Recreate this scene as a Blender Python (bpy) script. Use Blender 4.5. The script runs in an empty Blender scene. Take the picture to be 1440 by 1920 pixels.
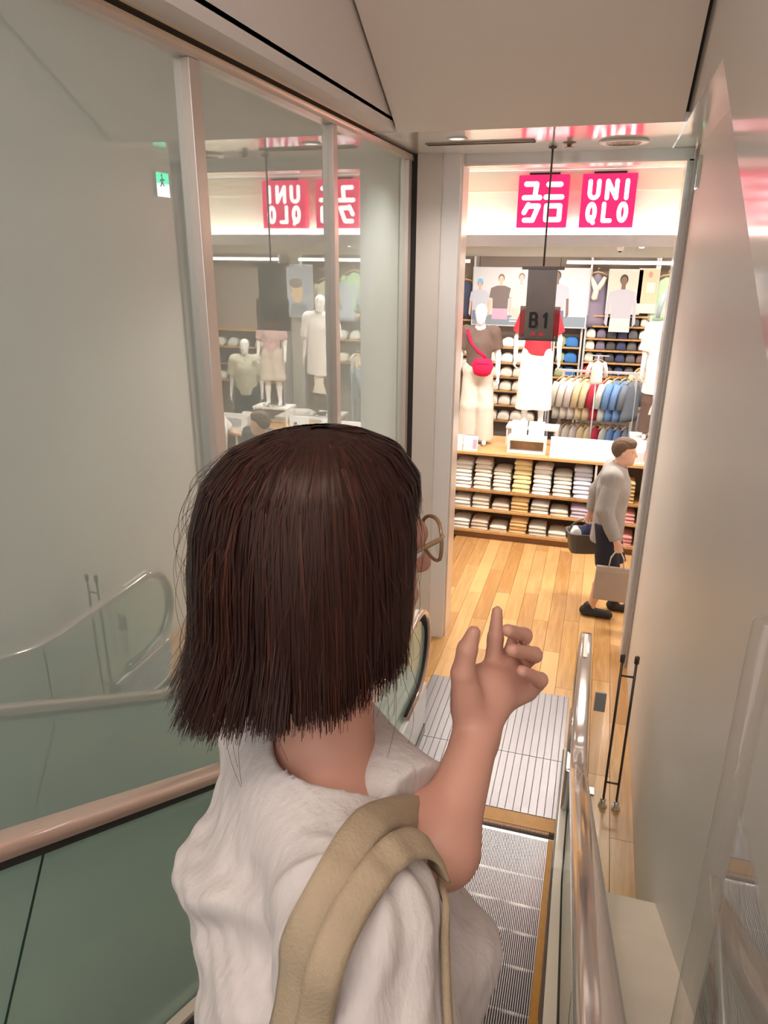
import bpy, bmesh, math, random
import numpy as np
from mathutils import Vector, Matrix
random.seed(7); rng = np.random.default_rng(11)
scene = bpy.context.scene
# ------------------------------------------------------------------ camera (from the photo's vanishing points)
FPX = 1345.0
CAMZ = 3.5
def _setup(dv=(1146, 476), vv=(690, 4700)):
    F = np.array([dv[0]-720, dv[1]-960, FPX]); F /= np.linalg.norm(F)
    D = np.array([vv[0]-720, vv[1]-960, FPX]); D -= F*(D@F); D /= np.linalg.norm(D)
    return np.cross(D, F), F, D
_R, _F, _D = _setup()
CX = np.array([_R[0], _F[0], -_D[0]]); CY = np.array([_R[1], _F[1], -_D[1]]); CZ = np.array([_R[2], _F[2], -_D[2]])
CAM = np.array([0, 0, CAMZ])
cam_data = bpy.data.cameras.new('camera'); cam = bpy.data.objects.new('camera', cam_data)
scene.collection.objects.link(cam)
m = Matrix(((CX[0], -CY[0], -CZ[0], 0), (CX[1], -CY[1], -CZ[1], 0), (CX[2], -CY[2], -CZ[2], CAMZ), (0, 0, 0, 1)))
cam.matrix_world = m
cam_data.sensor_fit = 'HORIZONTAL'; cam_data.sensor_width = 36; cam_data.lens = 36*FPX/1440
cam_data.clip_start = 0.02; cam_data.clip_end = 60
scene.camera = cam
def ray(u, v): return CX*((u-720)/FPX) + CY*((v-960)/FPX) + CZ
def PX(u, v, d): return CAM + ray(u, v)*d          # pixel + distance along the lens axis
def at_y(u, v, y): r = ray(u, v); return CAM + r*(y/r[1])
def at_x(u, v, x): r = ray(u, v); return CAM + r*(x/r[0])
def at_z(u, v, z): r = ray(u, v); return CAM + r*((z-CAMZ)/r[2])
# ------------------------------------------------------------------ view and world
scene.view_settings.view_transform = 'Standard'; scene.view_settings.look = 'None'
scene.view_settings.gamma = 1; scene.view_settings.use_curve_mapping = False
scene.view_settings.exposure = 0.5
w = bpy.data.worlds.new('world'); scene.world = w; w.use_nodes = True
w.node_tree.nodes['Background'].inputs[0].default_value = (1.0, 0.935, 0.93, 1)
w.node_tree.nodes['Background'].inputs[1].default_value = 1.55

# ------------------------------------------------------------------ materials
MATS = {}
def mat(name, col, rough=0.5, metal=0.0, spec=0.5, var=0.0, vscale=8.0, bump=0.0, bscale=60.0, stretch=(1,1,1),
        emit=None, estr=0.0, trans=0.0, alpha=1.0, coat=0.0, aniso=0.0, sss=0.0, ior=1.45):
    if name in MATS: return MATS[name]
    M = bpy.data.materials.new(name); M.use_nodes = True
    nt = M.node_tree; b = nt.nodes['Principled BSDF']
    c = (*col, 1)
    b.inputs['Base Color'].default_value = c
    b.inputs['Roughness'].default_value = rough; b.inputs['Metallic'].default_value = metal
    b.inputs['Specular IOR Level'].default_value = spec; b.inputs['IOR'].default_value = ior
    b.inputs['Transmission Weight'].default_value = trans; b.inputs['Alpha'].default_value = alpha
    b.inputs['Coat Weight'].default_value = coat; b.inputs['Coat Roughness'].default_value = 0.08
    b.inputs['Anisotropic'].default_value = aniso
    if sss: b.inputs['Subsurface Weight'].default_value = sss; b.inputs['Subsurface Radius'].default_value = (0.02, .008, .004)
    if emit: b.inputs['Emission Color'].default_value = (*emit, 1); b.inputs['Emission Strength'].default_value = estr
    if var or bump:
        tc = nt.nodes.new('ShaderNodeTexCoord'); mp = nt.nodes.new('ShaderNodeMapping')
        mp.inputs['Scale'].default_value = stretch
        nt.links.new(tc.outputs['Object'], mp.inputs['Vector'])
    if var:
        n = nt.nodes.new('ShaderNodeTexNoise'); n.inputs['Scale'].default_value = vscale; n.inputs['Detail'].default_value = 4
        nt.links.new(mp.outputs[0], n.inputs['Vector'])
        mr = nt.nodes.new('ShaderNodeMapRange'); mr.inputs['To Min'].default_value = 1-var; mr.inputs['To Max'].default_value = 1+var
        mr.inputs['From Min'].default_value = .3; mr.inputs['From Max'].default_value = .7
        nt.links.new(n.outputs['Fac'], mr.inputs['Value'])
        mx = nt.nodes.new('ShaderNodeVectorMath'); mx.operation = 'SCALE'; mx.inputs[0].default_value = col
        nt.links.new(mr.outputs[0], mx.inputs['Scale']); nt.links.new(mx.outputs[0], b.inputs['Base Color'])
    if bump:
        n2 = nt.nodes.new('ShaderNodeTexNoise'); n2.inputs['Scale'].default_value = bscale; n2.inputs['Detail'].default_value = 3
        nt.links.new(mp.outputs[0], n2.inputs['Vector'])
        bp = nt.nodes.new('ShaderNodeBump'); bp.inputs['Strength'].default_value = bump; bp.inputs['Distance'].default_value = 0.004
        nt.links.new(n2.outputs['Fac'], bp.inputs['Height']); nt.links.new(bp.outputs[0], b.inputs['Normal'])
    MATS[name] = M
    return M
def wood(name, dark, light, sc=1.0, rough=0.35, coat=0.0):
    """grain along Y, tone differs from piece to piece"""
    M = bpy.data.materials.new(name); M.use_nodes = True; nt = M.node_tree; b = nt.nodes['Principled BSDF']
    tc = nt.nodes.new('ShaderNodeTexCoord'); oi = nt.nodes.new('ShaderNodeObjectInfo')
    ad = nt.nodes.new('ShaderNodeVectorMath'); ad.operation = 'MULTIPLY_ADD'
    ad.inputs[1].default_value = (14*sc, 1.2*sc, 14*sc)
    cm = nt.nodes.new('ShaderNodeCombineXYZ')
    mu = nt.nodes.new('ShaderNodeMath'); mu.operation = 'MULTIPLY'; mu.inputs[1].default_value = 50
    nt.links.new(oi.outputs['Random'], mu.inputs[0])
    for i in range(3): nt.links.new(mu.outputs[0], cm.inputs[i])
    nt.links.new(tc.outputs['Object'], ad.inputs[0]); nt.links.new(cm.outputs[0], ad.inputs[2])
    n = nt.nodes.new('ShaderNodeTexNoise'); n.inputs['Scale'].default_value = 2.0; n.inputs['Detail'].default_value = 5
    n.inputs['Distortion'].default_value = 0.6
    nt.links.new(ad.outputs[0], n.inputs['Vector'])
    a2 = nt.nodes.new('ShaderNodeMath'); a2.operation = 'MULTIPLY_ADD'; a2.inputs[1].default_value = 0.75; a2.inputs[2].default_value = -0.28
    a3 = nt.nodes.new('ShaderNodeMath'); a3.operation = 'ADD'
    nt.links.new(oi.outputs['Random'], a2.inputs[0]); nt.links.new(n.outputs['Fac'], a3.inputs[0]); nt.links.new(a2.outputs[0], a3.inputs[1])
    cr = nt.nodes.new('ShaderNodeValToRGB'); cr.color_ramp.elements[0].position = .2; cr.color_ramp.elements[1].position = .85
    cr.color_ramp.elements[0].color = (*dark, 1); cr.color_ramp.elements[1].color = (*light, 1)
    nt.links.new(a3.outputs[0], cr.inputs[0]); nt.links.new(cr.outputs[0], b.inputs['Base Color'])
    b.inputs['Roughness'].default_value = rough; b.inputs['Coat Weight'].default_value = coat; b.inputs['Coat Roughness'].default_value = .15
    MATS[name] = M; return M
def mirror_glass(name, tint, gloss, mixf, rough=0.0):
    """back-painted glass: the paint shows through the reflection of the glass face"""
    M = bpy.data.materials.new(name); M.use_nodes = True; nt = M.node_tree
    for n in list(nt.nodes):
        if n.type != 'OUTPUT_MATERIAL': nt.nodes.remove(n)
    out = [n for n in nt.nodes if n.type == 'OUTPUT_MATERIAL'][0]
    d = nt.nodes.new('ShaderNodeBsdfDiffuse'); d.inputs[0].default_value = (*tint, 1)
    g = nt.nodes.new('ShaderNodeBsdfGlossy'); g.inputs[0].default_value = (*gloss, 1); g.inputs['Roughness'].default_value = rough
    mx = nt.nodes.new('ShaderNodeMixShader'); mx.inputs[0].default_value = mixf
    nt.links.new(d.outputs[0], mx.inputs[1]); nt.links.new(g.outputs[0], mx.inputs[2]); nt.links.new(mx.outputs[0], out.inputs[0])
    MATS[name] = M; return M
def thin_glass(name, tint, refl=0.12, rough=0.0, dens=0.0, body=(0, 0, 0)):
    """thin clear sheet: see-through tint with a fresnel reflection, optional cloudy body colour"""
    M = bpy.data.materials.new(name); M.use_nodes = True; nt = M.node_tree
    for n in list(nt.nodes):
        if n.type != 'OUTPUT_MATERIAL': nt.nodes.remove(n)
    out = [n for n in nt.nodes if n.type == 'OUTPUT_MATERIAL'][0]
    t = nt.nodes.new('ShaderNodeBsdfTransparent'); t.inputs[0].default_value = (*tint, 1)
    df = nt.nodes.new('ShaderNodeBsdfDiffuse'); df.inputs[0].default_value = (*body, 1)
    m0 = nt.nodes.new('ShaderNodeMixShader'); m0.inputs[0].default_value = dens
    nt.links.new(t.outputs[0], m0.inputs[1]); nt.links.new(df.outputs[0], m0.inputs[2])
    g = nt.nodes.new('ShaderNodeBsdfGlossy'); g.inputs['Roughness'].default_value = rough
    fr = nt.nodes.new('ShaderNodeLayerWeight'); fr.inputs[0].default_value = .5      # Schlick curve, same on both faces of the sheet
    pw_ = nt.nodes.new('ShaderNodeMath'); pw_.operation = 'POWER'; pw_.inputs[1].default_value = 5
    nt.links.new(fr.outputs['Facing'], pw_.inputs[0])
    ml = nt.nodes.new('ShaderNodeMath'); ml.operation = 'MULTIPLY_ADD'; ml.inputs[1].default_value = .75; ml.inputs[2].default_value = refl*.5; ml.use_clamp = True
    nt.links.new(pw_.outputs[0], ml.inputs[0])
    mx = nt.nodes.new('ShaderNodeMixShader')
    nt.links.new(ml.outputs[0], mx.inputs[0]); nt.links.new(m0.outputs[0], mx.inputs[1]); nt.links.new(g.outputs[0], mx.inputs[2])
    nt.links.new(mx.outputs[0], out.inputs[0]); MATS[name] = M; return M

# ------------------------------------------------------------------ mesh helpers
def link(name, me, material=None, parent=None):
    o = bpy.data.objects.new(name, me); scene.collection.objects.link(o)
    if material is not None:
        if not me.materials: me.materials.append(material)
        elif me.materials[0] != material:
            o.material_slots[0].link = 'OBJECT'; o.material_slots[0].material = material
    if parent is not None: o.parent = parent
    return o
def tag(o, label, cat, group=None, kind=None):
    o['label'] = label; o['category'] = cat
    if group: o['group'] = group
    if kind: o['kind'] = kind
    return o
def structure(o, label=None):
    o['kind'] = 'structure'
    if label: o['label'] = label
    return o
def thing(name, label, cat, loc=(0, 0, 0), rz=0.0, group=None):
    o = bpy.data.objects.new(name, None); scene.collection.objects.link(o); o.empty_display_size = .05
    o.location = loc; o.rotation_euler = (0, 0, rz); return tag(o, label, cat, group)
class MB:
    def __init__(s): s.v = []; s.f = []
    def add(s, vs, fs):
        n = len(s.v); s.v += [tuple(map(float, p)) for p in vs]; s.f += [tuple(i+n for i in f) for f in fs]; return s
    def box(s, x0, x1, y0, y1, z0, z1):
        return s.add([(x0,y0,z0),(x1,y0,z0),(x1,y1,z0),(x0,y1,z0),(x0,y0,z1),(x1,y0,z1),(x1,y1,z1),(x0,y1,z1)],
                     [(0,3,2,1),(4,5,6,7),(0,1,5,4),(1,2,6,5),(2,3,7,6),(3,0,4,7)])
    def prism(s, poly, axis, a, b):
        """extrude a 2-D polygon along an axis; x: (y,z) y: (x,z) z: (x,y)"""
        def pt(p, t): return {'x': (t, p[0], p[1]), 'y': (p[0], t, p[1]), 'z': (p[0], p[1], t)}[axis]
        n = len(poly)
        return s.add([pt(p, a) for p in poly]+[pt(p, b) for p in poly],
                     [tuple(range(n)), tuple(range(2*n-1, n-1, -1))]+[(i, i+n, (i+1) % n+n, (i+1) % n) for i in range(n)])
    def tube(s, pts, r, n=8, caps=True):
        pts = [np.array(p, float) for p in pts]; rs = r if hasattr(r, '__len__') else [r]*len(pts)
        t0 = pts[1]-pts[0]; up = np.array([0, 0, 1.0]) if abs(t0[2]) < .9*np.linalg.norm(t0) else np.array([1.0, 0, 0])
        rings = []
        for i, p in enumerate(pts):
            t = pts[min(i+1, len(pts)-1)]-pts[max(i-1, 0)]; t = t/(np.linalg.norm(t)+1e-9)
            a = np.cross(t, up); a /= np.linalg.norm(a)+1e-9; b = np.cross(a, t); up = b
            rings.append([p+rs[i]*(a*math.cos(2*math.pi*k/n)+b*math.sin(2*math.pi*k/n)) for k in range(n)])
        return s.loft(rings, caps)
    def loft(s, rings, caps=True, closed=True):
        n = len(rings[0]); vs = [p for r in rings for p in r]; fs = []
        for i in range(len(rings)-1):
            for k in range(n if closed else n-1):
                fs.append((i*n+k, i*n+(k+1) % n, (i+1)*n+(k+1) % n, (i+1)*n+k))
        if caps: fs += [tuple(range(n-1, -1, -1)), tuple((len(rings)-1)*n+k for k in range(n))]
        return s.add(vs, fs)
    def lathe(s, prof, n=20, c=(0, 0, 0)):
        return s.loft([[(c[0]+r*math.cos(2*math.pi*k/n), c[1]+r*math.sin(2*math.pi*k/n), c[2]+z) for k in range(n)] for r, z in prof])
    def mesh(s, name, smooth=False, fix=True):
        me = bpy.data.meshes.new(name); me.from_pydata(s.v, [], s.f)
        if fix:
            bm = bmesh.new(); bm.from_mesh(me); bmesh.ops.recalc_face_normals(bm, faces=bm.faces); bm.to_mesh(me); bm.free()
        if smooth: me.shade_smooth()
        me.update(); return me
    def build(s, name, material, parent=None, smooth=False):
        return link(name, s.mesh(name, smooth), material, parent)
def bevel(o, w=.004, seg=2):
    md = o.modifiers.new('bevel', 'BEVEL'); md.width = w; md.segments = seg; md.limit_method = 'ANGLE'; return o
def unit_box(name='box'):
    return MB().box(-.5, .5, -.5, .5, 0, 1).mesh(name)
# ------------------------------------------------------------------ implicit surfaces for bodies and clothes
def V(*a): return np.array(a, float)
def cap(a, b, ra, rb, k=.02, n=None, s=1.0): return ('c', V(*a), V(*b), ra, rb, k, None if n is None else V(*n)/np.linalg.norm(n), s)
def ell(c, r, ax, k=.02): return ('e', V(*c), V(*r), np.array(ax, float), 0, k, None, 1)
def ev(prims, Q):
    d = None
    for kd, a, b, ra, rb, k, n, s in prims:
        if kd == 'c':
            p = Q-a
            ab = b-a
            if n is not None:
                p = p+np.outer(p@n, n)*(1/s-1); ab = ab+n*(ab@n)*(1/s-1)
            t = np.clip(p@ab/(ab@ab+1e-12), 0, 1)
            di = np.linalg.norm(p-t[:, None]*ab, axis=1)-(ra+(rb-ra)*t)
            if n is not None and s < 1: di = di*(.5+.5*s)
        else:
            q = (Q-a)@ra.T/b; l = np.linalg.norm(q, axis=1); l2 = np.linalg.norm(q/b, axis=1)+1e-9
            di = l*(l-1)/l2
        if d is None: d = di
        else:
            h = np.clip(.5+.5*(d-di)/k, 0, 1); d = d*(1-h)+di*h-k*h*(1-h)
    return d
def polygonize(fn, lo, hi, h, name='surf', smooth=True):
    B = 6; lo = V(*lo); hi = V(*hi); nb = np.ceil((hi-lo)/(h*B)).astype(int)+1; n = nb*B
    g = [lo[i]+(np.arange(nb[i])*B+B/2)*h for i in range(3)]
    C = np.stack(np.meshgrid(*g, indexing='ij'), -1).reshape(-1, 3)
    dc = fn(C).reshape(nb); act = np.abs(dc) < B*h*.9*1.6+.012
    val = np.repeat(np.repeat(np.repeat(dc, B, 0), B, 1), B, 2).astype(np.float64)
    mk = np.repeat(np.repeat(np.repeat(act, B, 0), B, 1), B, 2)
    I = np.argwhere(mk)
    val[mk] = fn(lo+I*h)
    ins = val < 0
    cnt = sum(ins[a:n[0]-1+a, b:n[1]-1+b, c:n[2]-1+c].astype(np.int8) for a in (0, 1) for b in (0, 1) for c in (0, 1))
    A = np.argwhere((cnt > 0) & (cnt < 8)); N = len(A)
    cor = [(a, b, c) for a in (0, 1) for b in (0, 1) for c in (0, 1)]
    vv = np.stack([val[A[:, 0]+a, A[:, 1]+b, A[:, 2]+c] for a, b, c in cor], 1)
    acc = np.zeros((N, 3)); num = np.zeros(N)
    for i in range(8):
        for j in range(i+1, 8):
            ci, cj = np.array(cor[i]), np.array(cor[j])
            if np.abs(ci-cj).sum() != 1: continue
            x = (vv[:, i] < 0) != (vv[:, j] < 0); t = np.where(x, vv[:, i]/(vv[:, i]-vv[:, j]+1e-15), 0)
            acc += np.where(x[:, None], ci+(cj-ci)*t[:, None], 0); num += x
    P = lo+(A+acc/num[:, None])*h
    idx = -np.ones(tuple(n), int); idx[A[:, 0], A[:, 1], A[:, 2]] = np.arange(N)
    faces = []
    for ax in range(3):
        o1, o2 = [(1, 2), (2, 0), (0, 1)][ax]
        s0 = [slice(1, n[i]-1) for i in range(3)]; s1 = list(s0); s1[ax] = slice(2, n[ax])
        a, b = ins[tuple(s0)], ins[tuple(s1)]
        E = np.argwhere(a != b)+1
        fl = ins[E[:, 0], E[:, 1], E[:, 2]]
        e1 = np.zeros(3, int); e1[o1] = 1; e2 = np.zeros(3, int); e2[o2] = 1
        q = np.stack([idx[tuple((E-dd).T)] for dd in (e1+e2, e2, 0*e1, e1)], 1)
        q[~fl] = q[~fl][:, ::-1]
        faces.append(q[(q >= 0).all(1)])
    Fc = np.concatenate(faces)
    me = bpy.data.meshes.new(name); me.vertices.add(N); me.vertices.foreach_set('co', P.ravel())
    me.loops.add(len(Fc)*4); me.loops.foreach_set('vertex_index', Fc.ravel().astype(np.int32))
    me.polygons.add(len(Fc)); me.polygons.foreach_set('loop_start', np.arange(0, len(Fc)*4, 4, dtype=np.int32))
    me.update(calc_edges=True); me.validate()
    if smooth: me.shade_smooth()
    return me
def nrm(v): v = np.array(v, float); return v/np.linalg.norm(v)
# ------------------------------------------------------------------ ceiling lights of the store, and an added one over the escalator
WARM = (1.0, .88, .76)
M_lamp = mat('lamp diffuser', (1, 1, 1), .5, emit=(1.0, .93, .84), estr=9.0)
M_white = mat('white painted metal', (.80, .77, .74), .35, coat=.3, var=.02, vscale=3)
def ceiling_light(x, y, z, sx, sy, label, power, group=None, col=(1, .92, .83)):
    t = thing('ceiling_light', label, 'ceiling light', (x, y, z-.04), 0, group)
    fr = MB()
    for a in ((-sx/2-.03, sx/2+.03, -sy/2-.03, -sy/2), (-sx/2-.03, sx/2+.03, sy/2, sy/2+.03), (-sx/2-.03, -sx/2, -sy/2, sy/2), (sx/2, sx/2+.03, -sy/2, sy/2)):
        fr.box(*a, 0, .04)
    fr.build('frame', M_white, t)
    MB().box(-sx/2, sx/2, -sy/2, sy/2, .015, .035).build('diffuser', M_lamp, t)
    ld = bpy.data.lights.new('lamp', 'AREA'); ld.shape = 'RECTANGLE'; ld.size = sx*.95; ld.size_y = sy*.95; ld.energy = power; ld.color = col
    lo = bpy.data.objects.new('lamp', ld); scene.collection.objects.link(lo); lo.parent = t; lo.location = (0, 0, .008)
    return t
ceiling_light(-1.35, 7.75, 3.75, .9, .5, 'long white light panel over the low display beside mannequin in brown', 40, 'store ceiling lights')
ceiling_light(.2, 7.75, 3.75, .9, .5, 'long white light panel over the low display near walking shopper', 40, 'store ceiling lights')
ceiling_light(1.9, 7.75, 3.75, .9, .5, 'long white light panel over the low display near long haired shopper', 19, 'store ceiling lights')
ceiling_light(-1.2, 10.5, 3.75, 1.0, .5, 'wide white light panel before the large group poster', 19, 'store ceiling lights')
ceiling_light(.5, 10.3, 3.75, 1.0, .5, 'wide white light panel above the clothes rack', 19, 'store ceiling lights')
ceiling_light(2.4, 10.4, 3.75, 1.0, .5, 'wide white light panel above mannequin in beige shirt', 18, 'store ceiling lights')
ceiling_light(-.5, -1.0, 6.4, 1.6, .5, 'added unseen light panel above the head of the escalator', 6)  # unseen lamp, added to brighten the near end of the escalator

# ------------------------------------------------------------------ structure
M_beige = mat('beige wall panel', (.76, .68, .62), .42, spec=.4, var=.015, vscale=1.5)
M_soffit = mat('glossy white ceiling panel', (.84, .79, .75), .12, spec=.6, coat=.5, var=.01, vscale=2)
M_slope = mat('beige sloped ceiling panel', (.80, .71, .64), .5, var=.02, vscale=1.2)
M_wallr = mat('satin cream wall panel', (.80, .74, .70), .42, spec=.35, var=.015, vscale=1.0)
M_frame = mat('champagne aluminium frame', (.76, .66, .60), .28, metal=.4, var=.02)
M_gold = mat('polished brass line', (.80, .66, .50), .15, metal=.9)
M_gap = mat('dark shadow gap', (.05, .045, .04), .8)
M_pane = mirror_glass('green back-painted glass', (.66, .78, .75), (.88, .93, .92), .44)
M_jamb = mat('pearl white jamb', (.86, .81, .79), .16, spec=.6, coat=.4)
M_cream = mat('cream plaster', (.84, .79, .70), .6, var=.02)
M_base = mat('dark slab', (.10, .08, .06), .8)
M_wood = wood('golden oak plank', (.50, .26, .09), (.76, .46, .19), 1.0, .3, .25)
M_shelfwood = wood('honey wood board', (.40, .20, .07), (.62, .36, .15), .8, .4, .1)

XL, XR, BL, BR = -1.59, .52, -1.41, .34
ZS = 4.22; YD = 6.2
# floor: slab and planks
fl = MB()
fl.box(-3.3, 4.3, 5.0, 12.3, -.12, -.02); fl.box(-3.3, XR+.1, 3.86, 5.0, -.12, -.02); fl.box(.2, XR+.1, 2.7, 3.86, -.12, -.02); fl.box(-1.75, -1.12, 2.7, 3.86, -.12, -.02)
floor = structure(fl.build('floor', M_base), 'golden wooden plank floor')
pw, pl = .15, 1.25
plank = bevel(MB().box(-pw/2+.001, pw/2-.001, 0, pl-.002, -.02, 0).build('plank', M_wood, floor), .0015, 1)
first = True
def add_plank(x, y0, y1):
    global first
    if first: o = plank; first = False
    else:
        o = plank.copy(); scene.collection.objects.link(o)
    o.location = (x, y0, 0); o.scale = (1, (y1-y0)/pl, 1)
ci = 0
for i in range(28):
    x = -1.575+.075+i*pw
    if x > 2.6: break
    y0 = 3.86 if x < .6 else 6.3
    if .22 < x < .52: y0 = 2.75
    elif x < -1.12: y0 = 2.75
    y = y0+(-((i*.47) % 1)*pl)
    while y < 8.72:
        a, b = max(y, y0), min(y+pl, 8.75)
        if b-a > .03: add_plank(x, a, b)
        y += pl
# left wall: backing, panes, mullions, header
wl = structure(MB().box(XL-.25, XL-.035, -1.6, YD, -.1, ZS+2.6).build('wall_left', M_beige), 'left wall of tall green glass panels')
for y0, y1 in ((-1.6, 2.70), (2.78, 4.21), (4.28, 5.89)):
    MB().box(XL-.03, XL, y0, y1, 0.0, 4.17).build('pane', M_pane, wl)
for y0, y1 in ((2.70, 2.78), (4.21, 4.28), (5.88, 5.97)):
    bevel(MB().box(XL-.034, XL+.035, y0, y1, 0, 4.17).build('mullion', M_frame, wl), .004)
MB().box(XL-.034, XL+.04, -1.6, YD, 4.17, 4.195).build('top_rail', M_frame, wl)
MB().box(XL-.034, XL+.055, -1.6, YD, 4.195, 4.203).build('brass_line', M_gold, wl)
MB().box(XL-.034, XL+.03, -1.6, YD, 4.203, 4.222).build('shadow_gap', M_gap, wl)
MB().box(XL-.034, XL+.06, -1.6, YD, 4.222, 4.23).build('brass_line', M_gold, wl)
MB().box(XL-.034, BL, -1.6, YD, 4.23, 4.30).build('header', M_wallr, wl)
# bulkheads above the walls and the sloped ceiling between them
def slope_z(y): return ZS+.577*(4.96-y)
tr = MB().prism([(-1.6, 4.28), (4.96, 4.28), (4.96, ZS+.06), (-1.6, slope_z(-1.6)+.2)], 'x', BL-.06, BL).build('trim_1', M_wallr); structure(tr, 'beige bulkhead above the glass panels')
sl = MB(); sl.prism([(4.96, ZS), (4.96, ZS+.2), (-1.6, slope_z(-1.6)+.2), (-1.6, slope_z(-1.6))], 'x', BL+.018, BR-.018)
structure(sl.build('ceiling', M_slope), 'plain beige sloped ceiling panel')
MB().prism([(4.95, ZS+.05), (4.95, ZS+.2), (-1.6, slope_z(-1.6)+.25), (-1.6, slope_z(-1.6)+.05)], 'x', BL, BL+.018).build('shadow_gap', M_gap, bpy.data.objects['ceiling'])
MB().prism([(4.95, ZS+.05), (4.95, ZS+.2), (-1.6, slope_z(-1.6)+.25), (-1.6, slope_z(-1.6)+.05)], 'x', BR-.018, BR).build('shadow_gap', M_gap, bpy.data.objects['ceiling'])
t2 = MB().prism([(4.96, ZS), (3.48, ZS), (1.05, ZS-.525*2.43), (1.05, slope_z(1.05)+.2), (4.96, ZS+.15)], 'x', BR, BR+.012).build('trim_2', mat('satin grey bulkhead', (.72, .65, .62), .15, spec=.5, coat=.4)); structure(t2, 'satin grey bulkhead with slanting lower edge')
# soffit before the doorway
so = MB().box(XL-.03, BR, 4.96, YD, ZS, ZS+.1); so.box(BR+.013, XR+.1, 2.2, YD, ZS+.002, ZS+.1)
structure(so.build('ceiling', M_soffit), 'glossy white soffit before the doorway')
structure(MB().box(-3.3, 4.3, YD+.1, 7.06, 4.19, 4.3).build('ceiling', M_soffit), 'glossy white ceiling before the sign band')
# right wall
wr = structure(MB().box(XR, XR+.15, -1.6, YD, -.1, 8.0).build('wall_right', M_wallr), 'satin cream right wall')
# pilaster and jambs of the doorway
d = structure(MB().box(XL+.075, -1.32, 5.985, YD+.12, 0, ZS).build('wall_front', M_beige), 'beige pilaster beside the doorway')
dr = structure(MB().box(-1.32, -1.18, 6.02, YD+.1, 0, ZS).build('door_1', M_jamb), 'pearl white door frame')
MB().box(XL-.2, XL+.075, 6.0, YD+.1, 0, ZS).build('shadow_gap', M_gap, dr)
MB().box(-1.18, -1.165, 6.06, YD+.1, 0, ZS).build('frame_edge', M_frame, dr)
MB().box(-1.3, .50, 6.10, YD+.1, 4.145, ZS).build('head', M_jamb, dr)
MB().box(-1.18, .50, 6.10, YD+.1, 4.135, 4.145).build('head_line', M_frame, dr)
MB().box(.47, .52, 6.10, YD+.1, 0, 4.145).build('jamb', M_jamb, dr)
MB().box(.455, .47, 6.08, YD+.1, 0, 4.145).build('frame_edge', mat('bright edge', (.85, .82, .80), .2, coat=.4), dr)
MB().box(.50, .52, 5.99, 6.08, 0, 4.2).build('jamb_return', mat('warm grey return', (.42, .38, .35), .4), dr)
# store shell
M_store = mat('warm white store wall', (.80, .74, .66), .7, var=.02)
wb = MB().box(-3.3, 4.3, 12.12, 12.3, 0, 4.0); structure(wb.build('wall_back', M_store), 'store back wall')
structure(MB().box(-3.4, -3.2, 6.3, 12.3, 0, 4.3).build('wall_far_left', M_store))
structure(MB().box(4.2, 4.4, 6.3, 12.3, 0, 4.3).build('wall_far_right', M_store), 'beige store side wall')
structure(MB().box(XR+.02, 4.3, YD+.02, YD+.12, 0, 4.3).build('wall_front', M_store))
structure(MB().box(-3.3, XL-.2, YD-.05, YD+.12, 0, 4.3).build('wall_front', M_store))
structure(MB().box(-3.3, 4.3, 7.2, 12.3, 3.75, 3.85).build('ceiling', mat('matte store ceiling', (.62, .55, .47), .8)), 'matte beige store ceiling')
# sign band with cove ledge
fa = structure(MB().box(-3.2, 4.2, 7.10, 7.22, 3.56, 4.19).build('wall_fascia', M_cream), 'cream sign band lit from a cove')
MB().box(-3.2, 4.2, 6.94, 7.10, 3.56, 3.585).build('ledge', mat('pale grey ledge', (.72, .72, .76), .5), fa)
MB().box(-3.2, 4.2, 6.925, 6.94, 3.56, 3.655).build('ledge_lip', mat('pale grey ledge', (.72, .72, .76), .5), fa)
MB().box(-3.1, 4.1, 6.98, 7.05, 3.586, 3.60).build('cove_light_strip', mat('cove led', (1, 1, 1), .5, emit=(1, .93, .80), estr=14), fa)
MB().box(-3.2, 4.2, 7.085, 7.10, 4.02, 4.19).build('upper_band', mat('cream upper band', (.78, .71, .60), .6), fa)

# ------------------------------------------------------------------ lettering helpers (strokes)
def stroke_mesh(strokes, wd, th, y):
    """strokes: polylines in (x, z); flat prisms facing -Y"""
    b = MB(); i = 0
    for pl_ in strokes:
        for (x0, z0), (x1, z1) in zip(pl_[:-1], pl_[1:]):
            L = math.hypot(x1-x0, z1-z0)+1e-9; nx, nz = -(z1-z0)/L*wd/2, (x1-x0)/L*wd/2
            yy = y-.00004*i; i += 1
            b.prism([(x0+nx, z0+nz), (x1+nx, z1+nz), (x1-nx, z1-nz), (x0-nx, z0-nz)], 'y', yy, yy-th)
        for (x, z) in pl_:
            yy = y-.00004*i; i += 1
            b.prism([(x+wd/2*math.cos(a*math.pi/6), z+wd/2*math.sin(a*math.pi/6)) for a in range(12)], 'y', yy, yy-th)
    return b
def arc(cx, cz, rx, rz, a0, a1, n=8): return [(cx+rx*math.cos(math.radians(a0+(a1-a0)*i/n)), cz+rz*math.sin(math.radians(a0+(a1-a0)*i/n))) for i in range(n+1)]
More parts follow.
